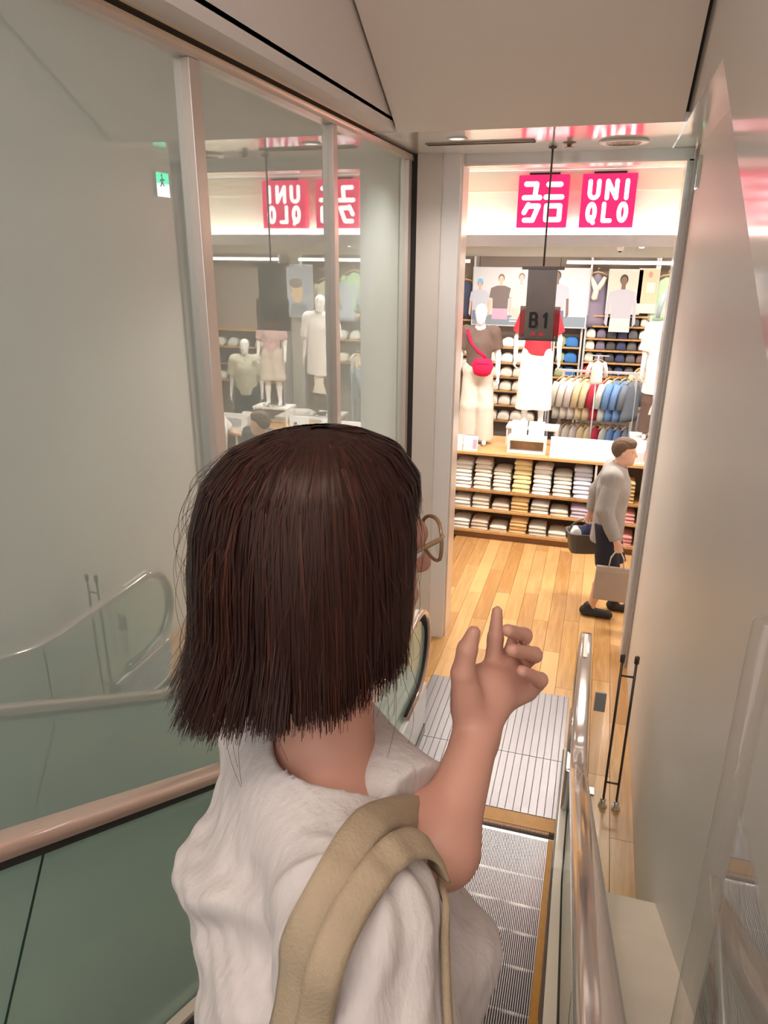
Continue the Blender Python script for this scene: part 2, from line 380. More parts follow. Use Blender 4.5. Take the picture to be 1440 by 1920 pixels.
GLY = {  # unit cells 0..1
 'U': [[(.12, 1), (.12, .3)]+arc(.5, .3, .38, .28, 180, 360)+[(.88, 1)]],
 'N': [[(.1, 0), (.1, 1), (.9, 0), (.9, 1)]],
 'I': [[(.5, 0), (.5, 1)]],
 'Q': [arc(.5, .5, .38, .5, 0, 360, 14), [(.5, .2), (.78, -.12)]],
 'L': [[(.15, 1), (.15, 0), (.9, 0)]],
 'O': [arc(.5, .5, .38, .5, 0, 360, 14)],
 'YU': [[(.1, .9), (.75, .9), (.68, .08)], [(0, .08), (1, .08)]],
 'NI': [[(.12, .86), (.88, .86)], [(0, .1), (1, .1)]],
 'KU': [[(.3, 1), (.05, .52)], [(.28, .92), (.95, .92), (.62, .05), (.1, .05)]],
 'RO': [[(.08, .92), (.92, .92), (.92, .08), (.08, .08), (.08, .92)]],
 'B': [[(.15, 0), (.15, 1), (.6, 1)]+arc(.6, .76, .24, .24, 90, -90, 6)+[(.15, .52)], [(.6, .52)]+arc(.62, .26, .26, .26, 90, -90, 6)+[(.15, 0)]],
 '1': [[(.3, .8), (.55, 1), (.55, 0)]],
 'X': [[(.1, .1), (.9, .9)], [(.1, .9), (.9, .1)]],
}
def letter(ch, x, z, w_, h_, wd, y, material, parent, th=.004):
    st = [[(x+px*w_, z+pz*h_) for px, pz in s] for s in GLY[ch]]
    return stroke_mesh(st, wd, th, y).build('letter', material, parent)
M_red = mat('glowing red sign face', (.8, .02, .12), .4, emit=(.86, .004, .12), estr=.66)
M_let = mat('glowing white letters', (1, 1, 1), .4, emit=(1, .95, .98), estr=1.1)
def brand_sign(x0, x1, z0, z1, rows, label, wide):
    t = thing('illuminated_sign', label, 'sign', ((x0+x1)/2, 7.08, z0))
    W = x1-x0; Hh = z1-z0
    bevel(MB().box(-W/2, W/2, -.09, 0, 0, Hh).build('light_box', M_red, t), .003)
    MB().box(-W*.3, W*.3, -.06, -.02, Hh, Hh+.02).build('mount', M_gap, t)
    wd = .036
    for r, row in enumerate(rows):
        zb = Hh*(.55 if r == 0 else .13); hh = Hh*.31
        xs = -W*.375
        tot = W*.75
        widths = [ (.45 if c == 'I' else 1.0) for c in row]; gap = wd*1.45
        unit = (tot-gap*(len(row)-1))/sum(widths)
        for c, ww in zip(row, widths):
            letter(c, xs, zb, unit*ww, hh, wd if not wide else .042, -.09, M_let, t); xs += unit*ww+gap
    return t
brand_sign(-.845, -.41, 3.715, 4.145, (('YU', 'NI'), ('KU', 'RO')), 'glowing red square sign with white katakana characters', True)
brand_sign(-.30, .15, 3.715, 4.145, (('U', 'N', 'I'), ('Q', 'L', 'O')), 'glowing red square sign with white latin letters', False)

# ------------------------------------------------------------------ ceiling fittings on the soffit
def on_soffit(u, v): return at_z(u, v, ZS)
p = on_soffit(857, 259); t = thing('downlight', 'small round recessed downlight in the glossy soffit', 'downlight', (p[0], p[1], ZS))
MB().lathe([(.07, 0), (.07, -.008), (.052, -.008), (.05, -.003)], 24).build('ring', M_white, t, True)
MB().lathe([(.05, -.002), (.05, -.005)], 24).build('diffuser', mat('dim diffuser', (.9, .85, .8), .5, emit=(1, .9, .8), estr=1.0), t)
ld = bpy.data.lights.new('lamp', 'SPOT'); ld.energy = 60; ld.spot_size = 2.4; ld.spot_blend = 1.0; ld.shadow_soft_size = .05; ld.color = (1, .93, .87)
lo = bpy.data.objects.new('lamp', ld); scene.collection.objects.link(lo); lo.parent = t; lo.location = (0, 0, -.012)
p = on_soffit(1170, 264); t = thing('air_diffuser', 'large round ceiling air vent beside small sprinkler', 'vent', (p[0], p[1], ZS))
MB().lathe([(.165, 0), (.165, -.012), (.14, -.02), (.13, -.012)], 32).build('rim', M_white, t, True)
for r in (.115, .085, .055): MB().lathe([(r, -.004), (r, -.018), (r-.012, -.02), (r-.012, -.004)], 28).build('ring', mat('vent beige', (.55, .46, .38), .5), t, True)
p = on_soffit(1068, 267); t = thing('sprinkler', 'small ceiling sprinkler between the slot and round vent', 'sprinkler', (p[0], p[1], ZS))
MB().lathe([(.045, 0), (.045, -.006), (.02, -.012), (.012, -.03)], 20).build('cup', mat('sprinkler brown', (.38, .26, .18), .4, metal=.3), t, True)
MB().lathe([(.028, -.03), (.028, -.034), (.004, -.036)], 16).build('deflector', mat('sprinkler brown', (.38, .26, .18), .4, metal=.3), t)
p0 = on_soffit(800, 270); p1 = on_soffit(1006, 267); t = thing('slot_diffuser', 'long dark slot air diffuser in the soffit', 'vent', ((p0[0]+p1[0])/2, p0[1], ZS))
L = p1[0]-p0[0]
MB().box(-L/2, L/2, -.035, .035, -.004, .0).build('slot', M_gap, t)
MB().box(-L/2, L/2, -.045, -.035, -.01, 0).box(-L/2, L/2, .035, .045, -.01, 0).build('flange', mat('bronze flange', (.30, .24, .19), .4, metal=.4), t)

# ------------------------------------------------------------------ hanging floor sign
M_smoke = thin_glass('smoked acrylic', (.20, .17, .17), .08, .05, .35, (.045, .035, .035))
M_bronze = mat('dark bronze', (.14, .115, .105), .4, metal=.4)
sg = thing('hanging_floor_sign', 'dark hanging sign reading B1 on a thin rod', 'sign', (-.475, 5.78, 2.86))
MB().tube([(0, 0, .55), (0, 0, 1.36)], .0075, 8).build('rod', M_bronze, sg, True)
MB().lathe([(.03, 1.355), (.03, 1.345), (.01, 1.335)], 16).build('ceiling_rose', M_bronze, sg, True)
bevel(MB().box(-.155, .155, -.03, .03, .525, .55).build('top_bar', M_bronze, sg), .003)
MB().box(-.108, .108, -.028, .028, .02, .525).build('panel', mat('bronze sign panel', (.17, .135, .12), .28, metal=.3, coat=.3, var=.05), sg)
for s in (-1, 1): MB().box(*sorted((s*.108, s*.15)), -.004, .004, .02, .525 if False else .26).build('side_wing', thin_glass('smoked wing', (.55, .45, .45), .1, .05, .25, (.2, .12, .12)), sg)
MB().box(-.15, .15, -.02, .02, .005, .02).build('bottom_bar', M_bronze, sg)
M_blk = mat('black lettering', (.012, .01, .012), .4)
letter('B', -.075, .11, .065, .10, .02, -.029, M_blk, sg); letter('1', .015, .11, .065, .10, .02, -.029, M_blk, sg)
M_redm = mat('red mark', (.45, .03, .03), .4, emit=(.6, .03, .03), estr=.3)
letter('X', -.055, .045, .035, .024, .009, -.029, M_redm, sg); letter('X', .005, .045, .035, .024, .009, -.029, M_redm, sg)
# exit sign (seen in the glass)
ex = thing('exit_sign', 'small green and white emergency exit sign', 'exit sign', (.518, 5.83, 3.93), -math.pi/2)
MB().box(-.115, .115, -.001, .001, -.005, .195).build('case', M_white, ex)
MB().box(-.10, .10, -.004, 0, .0, .10).build('white_field', mat('exit white', (.8, .9, 1), .4, emit=(.75, .9, 1.0), estr=2.2), ex)
MB().box(-.10, .10, -.004, 0, .10, .185).build('green_field', mat('exit green', (.0, .5, .25), .4, emit=(.05, .75, .42), estr=1.6), ex)
rm = stroke_mesh([[(0, .145), (.01, .11)], [(.01, .11), (.03, .08)], [(.01, .11), (-.02, .085)], [(-.025, .13), (.03, .125)]], .013, .002, -.005)
rm.prism([(.008+.011*math.cos(a*math.pi/5), .165+.011*math.sin(a*math.pi/5)) for a in range(10)], 'y', -.005, -.007)
rm.build('running_figure', mat('exit dark', (0, .1, .08), .5), ex)
MB().box(.1155, .121, -.022, .001, -.004, .199).build('hood', M_wallr, ex)
MB().box(-.118, .118, -.003, .001, .195, .20).build('case_top', M_white, ex)
# ------------------------------------------------------------------ escalator
def zn(y): return max(.79+(1.98-y)*.577, 0.0)
M_cleat = mat('ribbed aluminium tread', (.46, .43, .44), .34, metal=.7)
M_groove = mat('dark groove', (.06, .055, .06), .6)
M_yel = mat('orange edge marking', (.62, .28, .03), .45, var=.06, vscale=20)
M_skirt = mat('dark skirt panel', (.07, .06, .055), .3, metal=.5)
M_deck = mat('cream balustrade deck', (.90, .80, .68), .25, coat=.3)
M_steel = mat('brushed steel', (.55, .53, .51), .22, metal=.95)
M_rail = mat('glossy pink beige handrail', (.62, .42, .34), .10, spec=.6, coat=.7)
M_railR = mat('glossy taupe handrail', (.46, .37, .33), .08, spec=.7, metal=.12, coat=1.0)
M_bglass = thin_glass('greenish balustrade glass', (.80, .90, .85), .07, .0, .10, (.42, .50, .45))
M_bglassL = thin_glass('green frosted balustrade glass', (.75, .88, .81), .06, .0, .55, (.62, .80, .73))
es = thing('escalator', 'down escalator with glass balustrades and ribbed metal steps', 'escalator', (0, 0, 0))
X0, X1 = -1.0, .035
noses = [(3.73, .0), (3.38, .03), (3.03, .18), (2.68, .385), (2.33, .59), (1.98, .79)]
k = 1
while 1.98-.35*k > -1.3: noses.append((1.98-.35*k, .79+.202*k)); k += 1
sb = MB(); sb.box(X0, X1, -.40, 0, -.06, -.018)
base_me = sb.mesh('step')
cl = MB(); pitch = .0094; xx = X0+.036
while xx < X1-.036:
    cl.add([(xx, -.40, -.018), (xx+.0046, -.40, -.018), (xx+.0046, -.4, 0), (xx, -.4, 0), (xx, 0, -.018), (xx+.0046, 0, -.018), (xx+.0046, 0, 0), (xx, 0, 0)],
           [(0, 1, 2, 3), (7, 6, 5, 4), (3, 2, 6, 7), (0, 3, 7, 4), (2, 1, 5, 6)])
    cl.add([(xx, 0.0005, -.23), (xx+.0046, .0005, -.23), (xx+.0046, .0005, 0), (xx, .0005, 0)], [(0, 1, 2, 3)]); xx += pitch
cl_me = cl.mesh('cleats', fix=False)
ri = MB().box(X0, X1, -.02, 0, -.24, -.018).mesh('riser')
nb = MB(); xx = X0+.036; i = 0
while xx < X1-.036:      # toothed nosing, paler than the treads
    nb.box(xx, xx+.0046, -.008, .0012, -.004, .0006); xx += pitch*1.0; i += 1
nb_me = nb.mesh('nosing', fix=False)
M_nose = mat('pale toothed nosing', (.80, .76, .74), .3, metal=.4)
ye = [MB().box(X0, X0+.034, -.40, 0, -.018, .001).mesh('yellow_edge'), MB().box(X1-.034, X1, -.40, 0, -.018, .001).mesh('yellow_edge')]
for (y, z) in noses:
    s = link('step', base_me, M_groove, es); s.location = (0, y, z)
    for nm, me, mm in (('cleats', cl_me, M_cleat), ('riser', ri, M_groove), ('nosing', nb_me, M_nose), ('yellow_edge', ye[0], M_yel), ('yellow_edge', ye[1], M_yel)):
        c = link(nm, me, mm, s)
        if nm == 'cleats': c['kind'] = 'stuff'
# comb and landing plate
MB().box(X0-.02, X1+.01, 3.79, 3.905, -.012, .006).build('comb_plate', M_yel, es)
cb = MB(); xx = X0+.036
while xx < X1-.036: cb.box(xx, xx+.0048, 3.765, 3.795, -.01, .003); xx += pitch
cb.build('comb_teeth', mat('pale comb teeth', (.75, .45, .28), .4), es)['kind'] = 'stuff'
M_strip = mat('ribbed silver landing strip', (.34, .33, .345), .30, metal=.5, bump=.25, bscale=40, stretch=(.2, 8, 1))
xx = -1.12; st_me = None
lb = MB().box(-1.13, .045, 3.905, 5.36, -.018, .003).build('landing_plate', mat('dark plate', (.14, .14, .15), .5), es)
while xx < .035:
    for y0, y1 in ((3.91, 4.50), (4.506, 5.355)):
        MB().box(xx, min(xx+.046, .043), y0, y1, .003, .008).build('plate_strip', M_strip, lb)
    xx += .0515
# rail path in (y, z)
def rail_path(off=0.0):
    pts = []
    y = -1.4
    while y < 2.86: pts.append((y, 2.37-.575*(y-.86))); y += .25
    z1 = 1.08
    p0 = np.array((2.86, 2.37-.575*2.0)); p1 = np.array((3.14, z1)); p2 = np.array((3.55, z1))
    for i in range(7):
        t = i/6; pts.append(tuple((1-t)**2*p0+2*t*(1-t)*p1+t*t*p2))
    pts.append((4.0, z1))
    cy, cz, r = 4.40, .75, .33
    for i in range(13):
        a = math.radians(90-i*15); pts.append((cy+r*math.cos(a), cz+r*math.sin(a)))
    pts.append((4.1, .42))
    return pts
RP = rail_path()
def sweep(path, x, prof):
    b = MB(); rings = []
    for i, (y, z) in enumerate(path):
        a = np.array(path[min(i+1, len(path)-1)])-np.array(path[max(i-1, 0)]); a = a/np.linalg.norm(a); n = np.array((-a[1], a[0]))
        rings.append([(x+px, y+n[0]*pz, z+n[1]*pz) for px, pz in prof])
    return b.loft(rings)
def rprof(wd, h, r, n=4):
    P = []
    for cx, cz, a0 in ((wd/2-r, h/2-r, 0), (-wd/2+r, h/2-r, 90), (-wd/2+r, -h/2+r, 180), (wd/2-r, -h/2+r, 270)):
        P += [(cx+r*math.cos(math.radians(a0+90*i/n)), cz+r*math.sin(math.radians(a0+90*i/n))) for i in range(n+1)]
    return P
def deck_top(y): return zn(y)+.10
def incline_prism(ys, z_lo, z_hi, xa, xb):
    lo = [(y, z_lo(y)) for y in ys]; hi = [(y, z_hi(y)) for y in reversed(ys)]
    return MB().prism(lo+hi, 'x', xa, xb)
YS = [-1.4, 3.3, 3.42, 4.55]
for side, xc, mr in ((-1, -1.06, M_rail), (1, .105, M_railR)):
    sweep(RP, xc, rprof(.082, .042, .019)).build('handrail', mr, es, True)
    sweep(RP, xc, [(px, pz-.03) for px, pz in rprof(.05, .022, .006, 2)]).build('rail_track', M_steel if side > 0 else M_gap, es, True)
    # glass panels following the rail
    cuts = [-1.0, -.2, .97, 2.14, 3.3, 4.72] if side < 0 else [-1.0, .4, 1.57, 3.3, 4.72]
    top = lambda y: np.interp(y, [q[0] for q in RP[:-13]]+[4.4, 4.6, 4.71], [q[1] for q in RP[:-13]]+[1.06, .98, .80])-.035
    for a, b in zip(cuts[:-1], cuts[1:]):
        ys = [a+.004]+[y for y in (2.86, 3.0, 3.14, 3.3, 3.42, 3.55, 4.0, 4.4, 4.55, 4.65) if a+.02 < y < b-.02]+[b-.004]
        bo = lambda y: y-.364 if y < 2.9 else y          # joints stand square to the incline
        lo_ys = [bo(a)+.004]+[y for y in (2.86, 3.0, 3.14, 3.3, 3.42, 3.55, 4.0, 4.4, 4.55, 4.65) if bo(a)+.02 < y < bo(b)-.02]+[bo(b)-.004]
        MB().prism([(y, max(deck_top(y)-.01, .42 if y > 4.5 else 0)) for y in lo_ys]+[(y, top(y)) for y in reversed(ys)], 'x', xc-.005, xc+.005).build('glass_panel', M_bglass if side > 0 else M_bglassL, es)
        if a > -.9: MB().prism([(bo(a)-.003, deck_top(bo(a))-.01), (bo(a)+.003, deck_top(bo(a))-.01), (a+.003, top(a)), (a-.003, top(a))], 'x', xc-.0056, xc+.0056).build('panel_seam', mat('green glass edge', (.03, .07, .05), .3), es)
    xi = X0-.001 if side < 0 else X1+.001
    incline_prism(YS, lambda y: zn(y)-.35, lambda y: zn(y)+.085, *sorted((xi, xi+side*.012))).build('skirt_panel', M_skirt, es)
    a, b = xi+side*.012, xc-side*.010
    incline_prism(YS, lambda y: zn(y)+.04, deck_top, *sorted((a, b))).build('inner_deck', M_deck, es)
    incline_prism(YS, lambda y: zn(y)+.04, lambda y: deck_top(y)-.02, *sorted((xc-side*.010, xc+side*.010))).build('glass_clamp', mat('dark green clamp', (.06, .07, .06), .3, metal=.5), es)
    incline_prism(YS, lambda y: zn(y)-.3, deck_top, *sorted((xc+side*.010, xc+side*.055))).build('outer_deck', M_deck, es)
    # newel body: curved steel end with white lit slot
    nw = MB().prism([(3.9, .0), (4.50, .0), (4.62, .25), (4.62, .42), (3.9, .42)], 'x', xc-.05, xc+.05).build('newel', M_steel if side > 0 else mat('newel white', (.8, .78, .77), .3, coat=.2), es); bevel(nw, .02, 3)
    MB().box(xc-.012, xc+.012, 4.15, 4.45, 1.10, 1.108).build('rail_glint', mat('cream glint and lamp face', (.85, .82, .74), .4), es)  # cream strip painted as a glint along the rail top
    if side > 0:
        MB().box(xc-.014, xc+.014, 4.622, 4.626, .28, .40).build('newel_lamp', mat('cream glint and lamp face', (.85, .82, .74), .4), es)
# ledges beside the balustrades
M_ledge = mat('cream stone ledge', (.80, .69, .58), .4, var=.04, vscale=5)
lg = incline_prism([-1.5, 2.85], lambda y: zn(y)-.6, lambda y: zn(y)+.30, .17, XR).build('trim_3', M_ledge); structure(lg, 'cream sloping ledge between balustrade and right wall')
lg = incline_prism([-1.5, 3.3, 3.8], lambda y: zn(y)-.4, lambda y: zn(y)+.06, XL, -1.12).build('trim_4', M_ledge); structure(lg, 'cream sloping ledge between balustrade and glass wall')
# acrylic side guard beside the newel
ag = thing('acrylic_guard', 'small clear acrylic guard plate beside the escalator newel', 'guard', (.20, 4.35, 0))
M_acr = thin_glass('clear acrylic', (.95, .95, .94), .10, .02, .04, (.8, .8, .8))
bevel(MB().box(-.004, .07, -.1, -.09, .0, .80).build('plate', M_acr, ag), .002)
MB().box(0, .07, -.103, -.09, .66, .80).build('grey_band', mat('grey band', (.42, .41, .42), .5), ag)
MB().box(0, .07, -.13, -.06, 0, .012).build('foot', M_steel, ag)
# double-rod stand on the floor
rk = thing('rod_stand', 'pair of thin dark upright rods with chrome feet by right wall', 'stand', (.37, 4.14, 0))
M_rod = mat('dark bronze rod', (.10, .08, .07), .35, metal=.6)
for s in (-1, 1):
    r = MB().tube([(s*.042, 0, .03), (s*.042, 0, 1.13)], .0085, 10).build('rod', M_rod, rk, True)
    MB().lathe([(.015, 1.12), (.015, 1.165), (.006, 1.172)], 12, (s*.042, 0, 0)).build('knob', mat('dark brown cap', (.09, .05, .04), .35), rk, True)
    MB().lathe([(.03, 0), (.03, .012), (.02, .02), (.02, .055), (.009, .06)], 16, (s*.042, 0, 0)).build('foot', mat('chrome', (.85, .85, .85), .06, metal=1), rk, True)
for z in (.20, 1.02): MB().tube([(-.042, 0, z), (.042, 0, z)], .007, 8).build('crossbar', M_rod, rk, True)
# clear acrylic post with plate near the head of the escalator
ap = PX(1441, 1163, .92)
pz0 = zn(ap[1])+.30
ac = thing('acrylic_post', 'clear acrylic cylinder post with attached clear plate by right wall', 'post', (ap[0], ap[1], pz0))
M_acryl = thin_glass('solid clear acrylic', (.97, .96, .95), .10, .02, .03, (.75, .70, .66))
hh = ap[2]-pz0
MB().lathe([(.018, 0), (.018, hh-.003), (.015, hh), (.004, hh)], 28).build('cylinder', M_acryl, ac, True)
MB().box(.012, .016, -.75, -.012, .0, hh-.30).build('plate', thin_glass('acrylic plate', (.93, .92, .92), .12, .01, .10, (.5, .47, .45)), ac)
MB().tube([(.0, -.01, hh-.42), (.012, -.34, hh-.62)], .008, 8).build('brace', M_acryl, ac, True)
MB().lathe([(.04, 0), (.04, .01), (.02, .014)], 20).build('base', M_steel, ac, True)
ly = 1.74; lz = zn(ly-.075)+.30+.101
lf = thing('leaflet', 'red and white leaflet propped against right wall on the ledge', 'leaflet', (XR-.006, ly, lz))
lf.matrix_world = Matrix(((0, 0, -1, XR-.0055), (-1, 0, 0, ly), (0, 1, 0, lz), (0, 0, 0, 1)))
MB().box(-.075, .075, -.10, .10, 0, .004).build('sheet', mat('leaflet red', (.42, .10, .09), .5), lf)
MB().box(-.06, .06, -.08, .03, .004, .0045).build('white_field', mat('leaflet white', (.62, .56, .54), .5, var=.1, vscale=40), lf)
MB().box(-.06, .06, .04, .085, .004, .0045).build('brown_picture', mat('leaflet brown', (.24, .16, .07), .5, var=.3, vscale=30), lf)
for i in range(4): MB().box(-.045, .045-.02*(i % 2), -.07+.022*i, -.06+.022*i, .0045, .005).build('text_line', mat('leaflet ink', (.10, .09, .10), .6), lf)
# ------------------------------------------------------------------ figures (mannequins and people)
ZU = V(0, 0, 1)
def skeleton(o, f, s=1.0, **ov):
    o = V(*o); f = nrm(f); l = np.cross(ZU, f)
    def q(F, L, Z): return o+s*(F*f+L*l+Z*ZU)
    J = dict(o=o, f=f, l=l, s=s, pelvis=q(0, 0, .96), chest=q(.01, 0, 1.28), neck=q(-.01, 0, 1.47), head=q(.02, 0, 1.635),
             shL=q(0, .175, 1.42), shR=q(0, -.175, 1.42), elL=q(-.03, .235, 1.14), elR=q(-.03, -.235, 1.14),
             wrL=q(.05, .25, .90), wrR=q(.05, -.25, .90), hipL=q(0, .09, .90), hipR=q(0, -.09, .90),
             knL=q(.02, .10, .50), knR=q(.02, -.10, .50), anL=q(-.02, .11, .08), anR=q(-.02, -.11, .08),
             toL=q(.14, .125, .03), toR=q(.14, -.125, .03))
    for k_, v_ in ov.items(): J[k_] = q(*v_)
    return J
def smin(a, b, k): h = np.clip(.5+.5*(a-b)/k, 0, 1); return a*(1-h)+b*h-k*h*(1-h)
def hand_prims(w, d, n, th, s=1.0, curl=25, spread=1.0):
    d = nrm(d); n = nrm(n-d*(n@d)); th = nrm(th-d*(th@d)-n*(th@n))
    P = [cap(w, w+.08*s*d, .026*s, .036*s, .012*s, n, .55)]
    for i, L in enumerate((.072, .08, .074, .058)):
        b = w+d*.088*s+th*(.030-.020*i)*s*spread
        c1, c2 = math.radians(curl), math.radians(curl*2.4)
        m1 = b+L*.5*s*(d*math.cos(c1)+n*math.sin(c1)); m2 = m1+L*.5*s*(d*math.cos(c2)+n*math.sin(c2))
        P += [cap(b-d*.02*s, m1, .0095*s, .0085*s, .004*s), cap(m1, m2, .0085*s, .0068*s, .004*s)]
    b = w+d*.03*s+th*.026*s; m1 = b+.04*s*nrm(d*.7+th*.6+n*.3); m2 = m1+.033*s*nrm(d*.9+th*.2+n*.4)
    P += [cap(b, m1, .014*s, .011*s, .008*s), cap(m1, m2, .0105*s, .0085*s, .004*s)]
    return P
def head_prims(c, f, s=1.0, face=True):
    l = np.cross(ZU, f); ax = np.array([f, l, ZU])
    P = [ell(c+s*(f*-.012+ZU*.03), V(.098, .076, .098)*s, ax, .02*s), ell(c+s*(f*.028-ZU*.045), V(.066, .058, .075)*s, ax, .03*s),
         ell(c+s*(f*.062-ZU*.095), V(.026, .028, .024)*s, ax, .03*s)]
    if face:
        P += [cap(c+s*(f*.090+ZU*.005), c+s*(f*.106-ZU*.032), .007*s, .012*s, .012*s),
              cap(c+s*(f*.086-ZU*.062+l*.018), c+s*(f*.086-ZU*.062-l*.018), .007*s, .007*s, .008*s),
              cap(c+s*(f*.078+ZU*.022+l*.035), c+s*(f*.078+ZU*.022-l*.035), .014*s, .014*s, .02*s)]
        for g in (-1, 1): P.append(ell(c+s*(f*-.012+l*g*.078-ZU*.012), V(.016, .008, .03)*s, ax, .006*s))
    else:
        P.append(cap(c+s*(f*.088+ZU*.005), c+s*(f*.100-ZU*.03), .008*s, .012*s, .02*s))
    return P
def body_prims(J, face=True, head=True, hands=True, curl=22):
    s, f, l = J['s'], J['f'], J['l']
    P = [cap(J['pelvis']-ZU*.03*s, J['chest'], .125*s, .135*s, .04*s, f, .74), cap(J['hipL']+ZU*.03*s, J['hipR']+ZU*.03*s, .088*s, .088*s, .05*s),
         cap(J['shL']-l*.02*s, J['shR']+l*.02*s, .058*s, .058*s, .06*s), cap(J['chest']+ZU*.0*s, J['neck']-ZU*.06*s, .12*s, .07*s, .06*s, f, .8),
         cap(J['neck']-ZU*.05*s, J['head']-ZU*.04*s-f*.02*s, .055*s, .05*s, .03*s)]
    if head: P += head_prims(J['head'], J.get('hf', f), s, face)
    for g in 'LR':
        P += [cap(J['sh'+g], J['el'+g], .05*s, .039*s, .025*s), cap(J['el'+g], J['wr'+g], .038*s, .026*s, .02*s),
              cap(J['hip'+g], J['kn'+g], .082*s, .055*s, .04*s), cap(J['kn'+g], J['kn'+g]*.6+J['an'+g]*.4-f*.015*s, .053*s, .053*s, .03*s),
              cap(J['kn'+g]*.6+J['an'+g]*.4-f*.015*s, J['an'+g], .053*s, .034*s, .03*s), cap(J['an'+g]-ZU*.03*s-f*.03*s, J['to'+g], .036*s, .028*s, .03*s)]
        if hands:
            d = nrm(J['wr'+g]-J['el'+g]); th = J.get('th'+g, f); nn = J.get('pn'+g, -l if g == 'L' else l)
            P += hand_prims(J['wr'+g], J.get('hd'+g, d), nn, th, s, curl)
    return P
def bounds(prims, pad=.04):
    pts = []
    for kd, a, b, ra, rb, k_, n, s_ in prims:
        if kd == 'c': pts += [a-max(ra, rb), a+max(ra, rb), b-max(ra, rb), b+max(ra, rb)]
        else: pts += [a-b.max(), a+b.max()]
    pts = np.array(pts); return pts.min(0)-pad, pts.max(0)+pad
def folds(Q, f, l, amp, z0=0, fr=38.0, seed=0.0):
    x = Q@l; y = Q@f; z = Q[:, 2]
    return amp*(np.sin(fr*x+9*z+3*np.sin(7*z+seed)+seed)+.6*np.sin(1.7*fr*y-11*z+seed*2)+.5*np.sin(23*z+14*x+2*np.sin(11*y)+seed))
def shirt_fn(J, hem, frac=.7, inf=.02, sl=(.08, .078), neckr=.075, amp=.0022, vneck=0.0, seed=0., flare=0.0, belly=1.0):
    s, f, l = J['s'], J['f'], J['l']
    T = [cap(J['pelvis']*1.0+ZU*(hem-J['pelvis'][2])-ZU*.05, J['chest'], (.130+inf+flare)*s*belly, (.138+inf)*s, .05, f, .80),
         cap(J['shL']-l*.01*s, J['shR']+l*.01*s, (.055+inf)*s, (.055+inf)*s, .06), cap(J['chest'], J['neck']-ZU*.045*s, (.12+inf)*s, (.065+inf)*s, .06, f, .85)]
    arms = []
    for g in 'LR':
        a, e, wv = J['sh'+g], J['el'+g], J['wr'+g]
        if frac <= 1: end = a+(e-a)*frac; arms.append(([cap(a, end, sl[0]*s, sl[1]*s, .02)], end, nrm(e-a)))
        else: end = e+(wv-e)*(frac-1); arms.append(([cap(a, e, sl[0]*s, sl[1]*s, .03), cap(e, end, sl[1]*s, sl[1]*.72*s, .03)], end, nrm(wv-e)))
    neck = [cap(J['neck']-ZU*.02*s+f*.01*s, J['head'], neckr*s, neckr*s, .01)]
    if vneck: neck.append(cap(J['neck']-ZU*.02*s, J['neck']-ZU*vneck*s+f*.16*s, neckr*.9*s, .02*s, .02))
    def fn(Q):
        d = ev(T, Q)
        for pr, end, dr in arms: d = smin(d, np.maximum(ev(pr, Q), (Q-end)@dr), .035)
        d = d+folds(Q, f, l, amp, seed=seed)
        d = np.maximum(d, hem+.012*np.sin(9*(Q@l)+seed)-Q[:, 2])
        return np.maximum(d, -ev(neck, Q))
    allp = T+[p for a in arms for p in a[0]]
    return fn, bounds(allp, .05)
def pants_fn(J, waist, hem, wtop=.10, wbot=.10, amp=.0015, seed=0.):
    s, f, l = J['s'], J['f'], J['l']
    T = [cap(J['hipL']+ZU*.05*s, J['hipR']+ZU*.05*s, .108*s, .108*s, .05), cap(J['pelvis']+ZU*.12*s, J['pelvis'], .135*s, .14*s, .05, f, .78)]
    for g in 'LR': T += [cap(J['hip'+g], J['kn'+g], wtop*s, (wtop+wbot)/2*s, .02), cap(J['kn'+g], J['an'+g], (wtop+wbot)/2*s, wbot*s, .02)]
    def fn(Q):
        d = ev(T, Q)+folds(Q, f, l, amp, seed=seed)
        return np.maximum(d, np.maximum(Q[:, 2]-waist, hem-Q[:, 2]))
    return fn, bounds(T, .04)
M_mann = mat('white mannequin plastic', (.86, .84, .83), .35, coat=.2)
def cloth(name, col, **k_): return mat(name, col, .85, spec=.2, var=k_.get('var', .04), vscale=k_.get('vs', 30), bump=.2, bscale=220)
def person_mesh(name, prims, h, material, parent=None):
    lo, hi = bounds(prims); me = polygonize(lambda Q: ev(prims, Q), lo, hi, h, name); return link(name, me, material, parent)
def garment(name, fb, h, material, parent):
    fn, (lo, hi) = fb; return link(name, polygonize(fn, lo, hi, h, name), material, parent)
def mannequin(label, o, f, s=1.0, top=None, bottom=None, extras=None, head=True, **ov):
    J = skeleton(o, f, s, **ov)
    t = thing('mannequin', label, 'mannequin', o)
    t.location = (0, 0, 0)
    b = person_mesh('mannequin_body', body_prims(J, face=False, head=head), .011, M_mann, t)
    if top: garment(top[0], shirt_fn(J, **top[2]), .012, top[1], t)
    if bottom: garment(bottom[0], pants_fn(J, **bottom[2]), .012, bottom[1], t)
    # put the Empty at the feet without moving the parts
    t.location = tuple(o)
    for c in t.children: c.location = tuple(-V(*o))
    st = MB().lathe([(.16, 0), (.16, .012), (.02, .016)], 24).build('stand_base', M_steel, t, True)
    return t, J

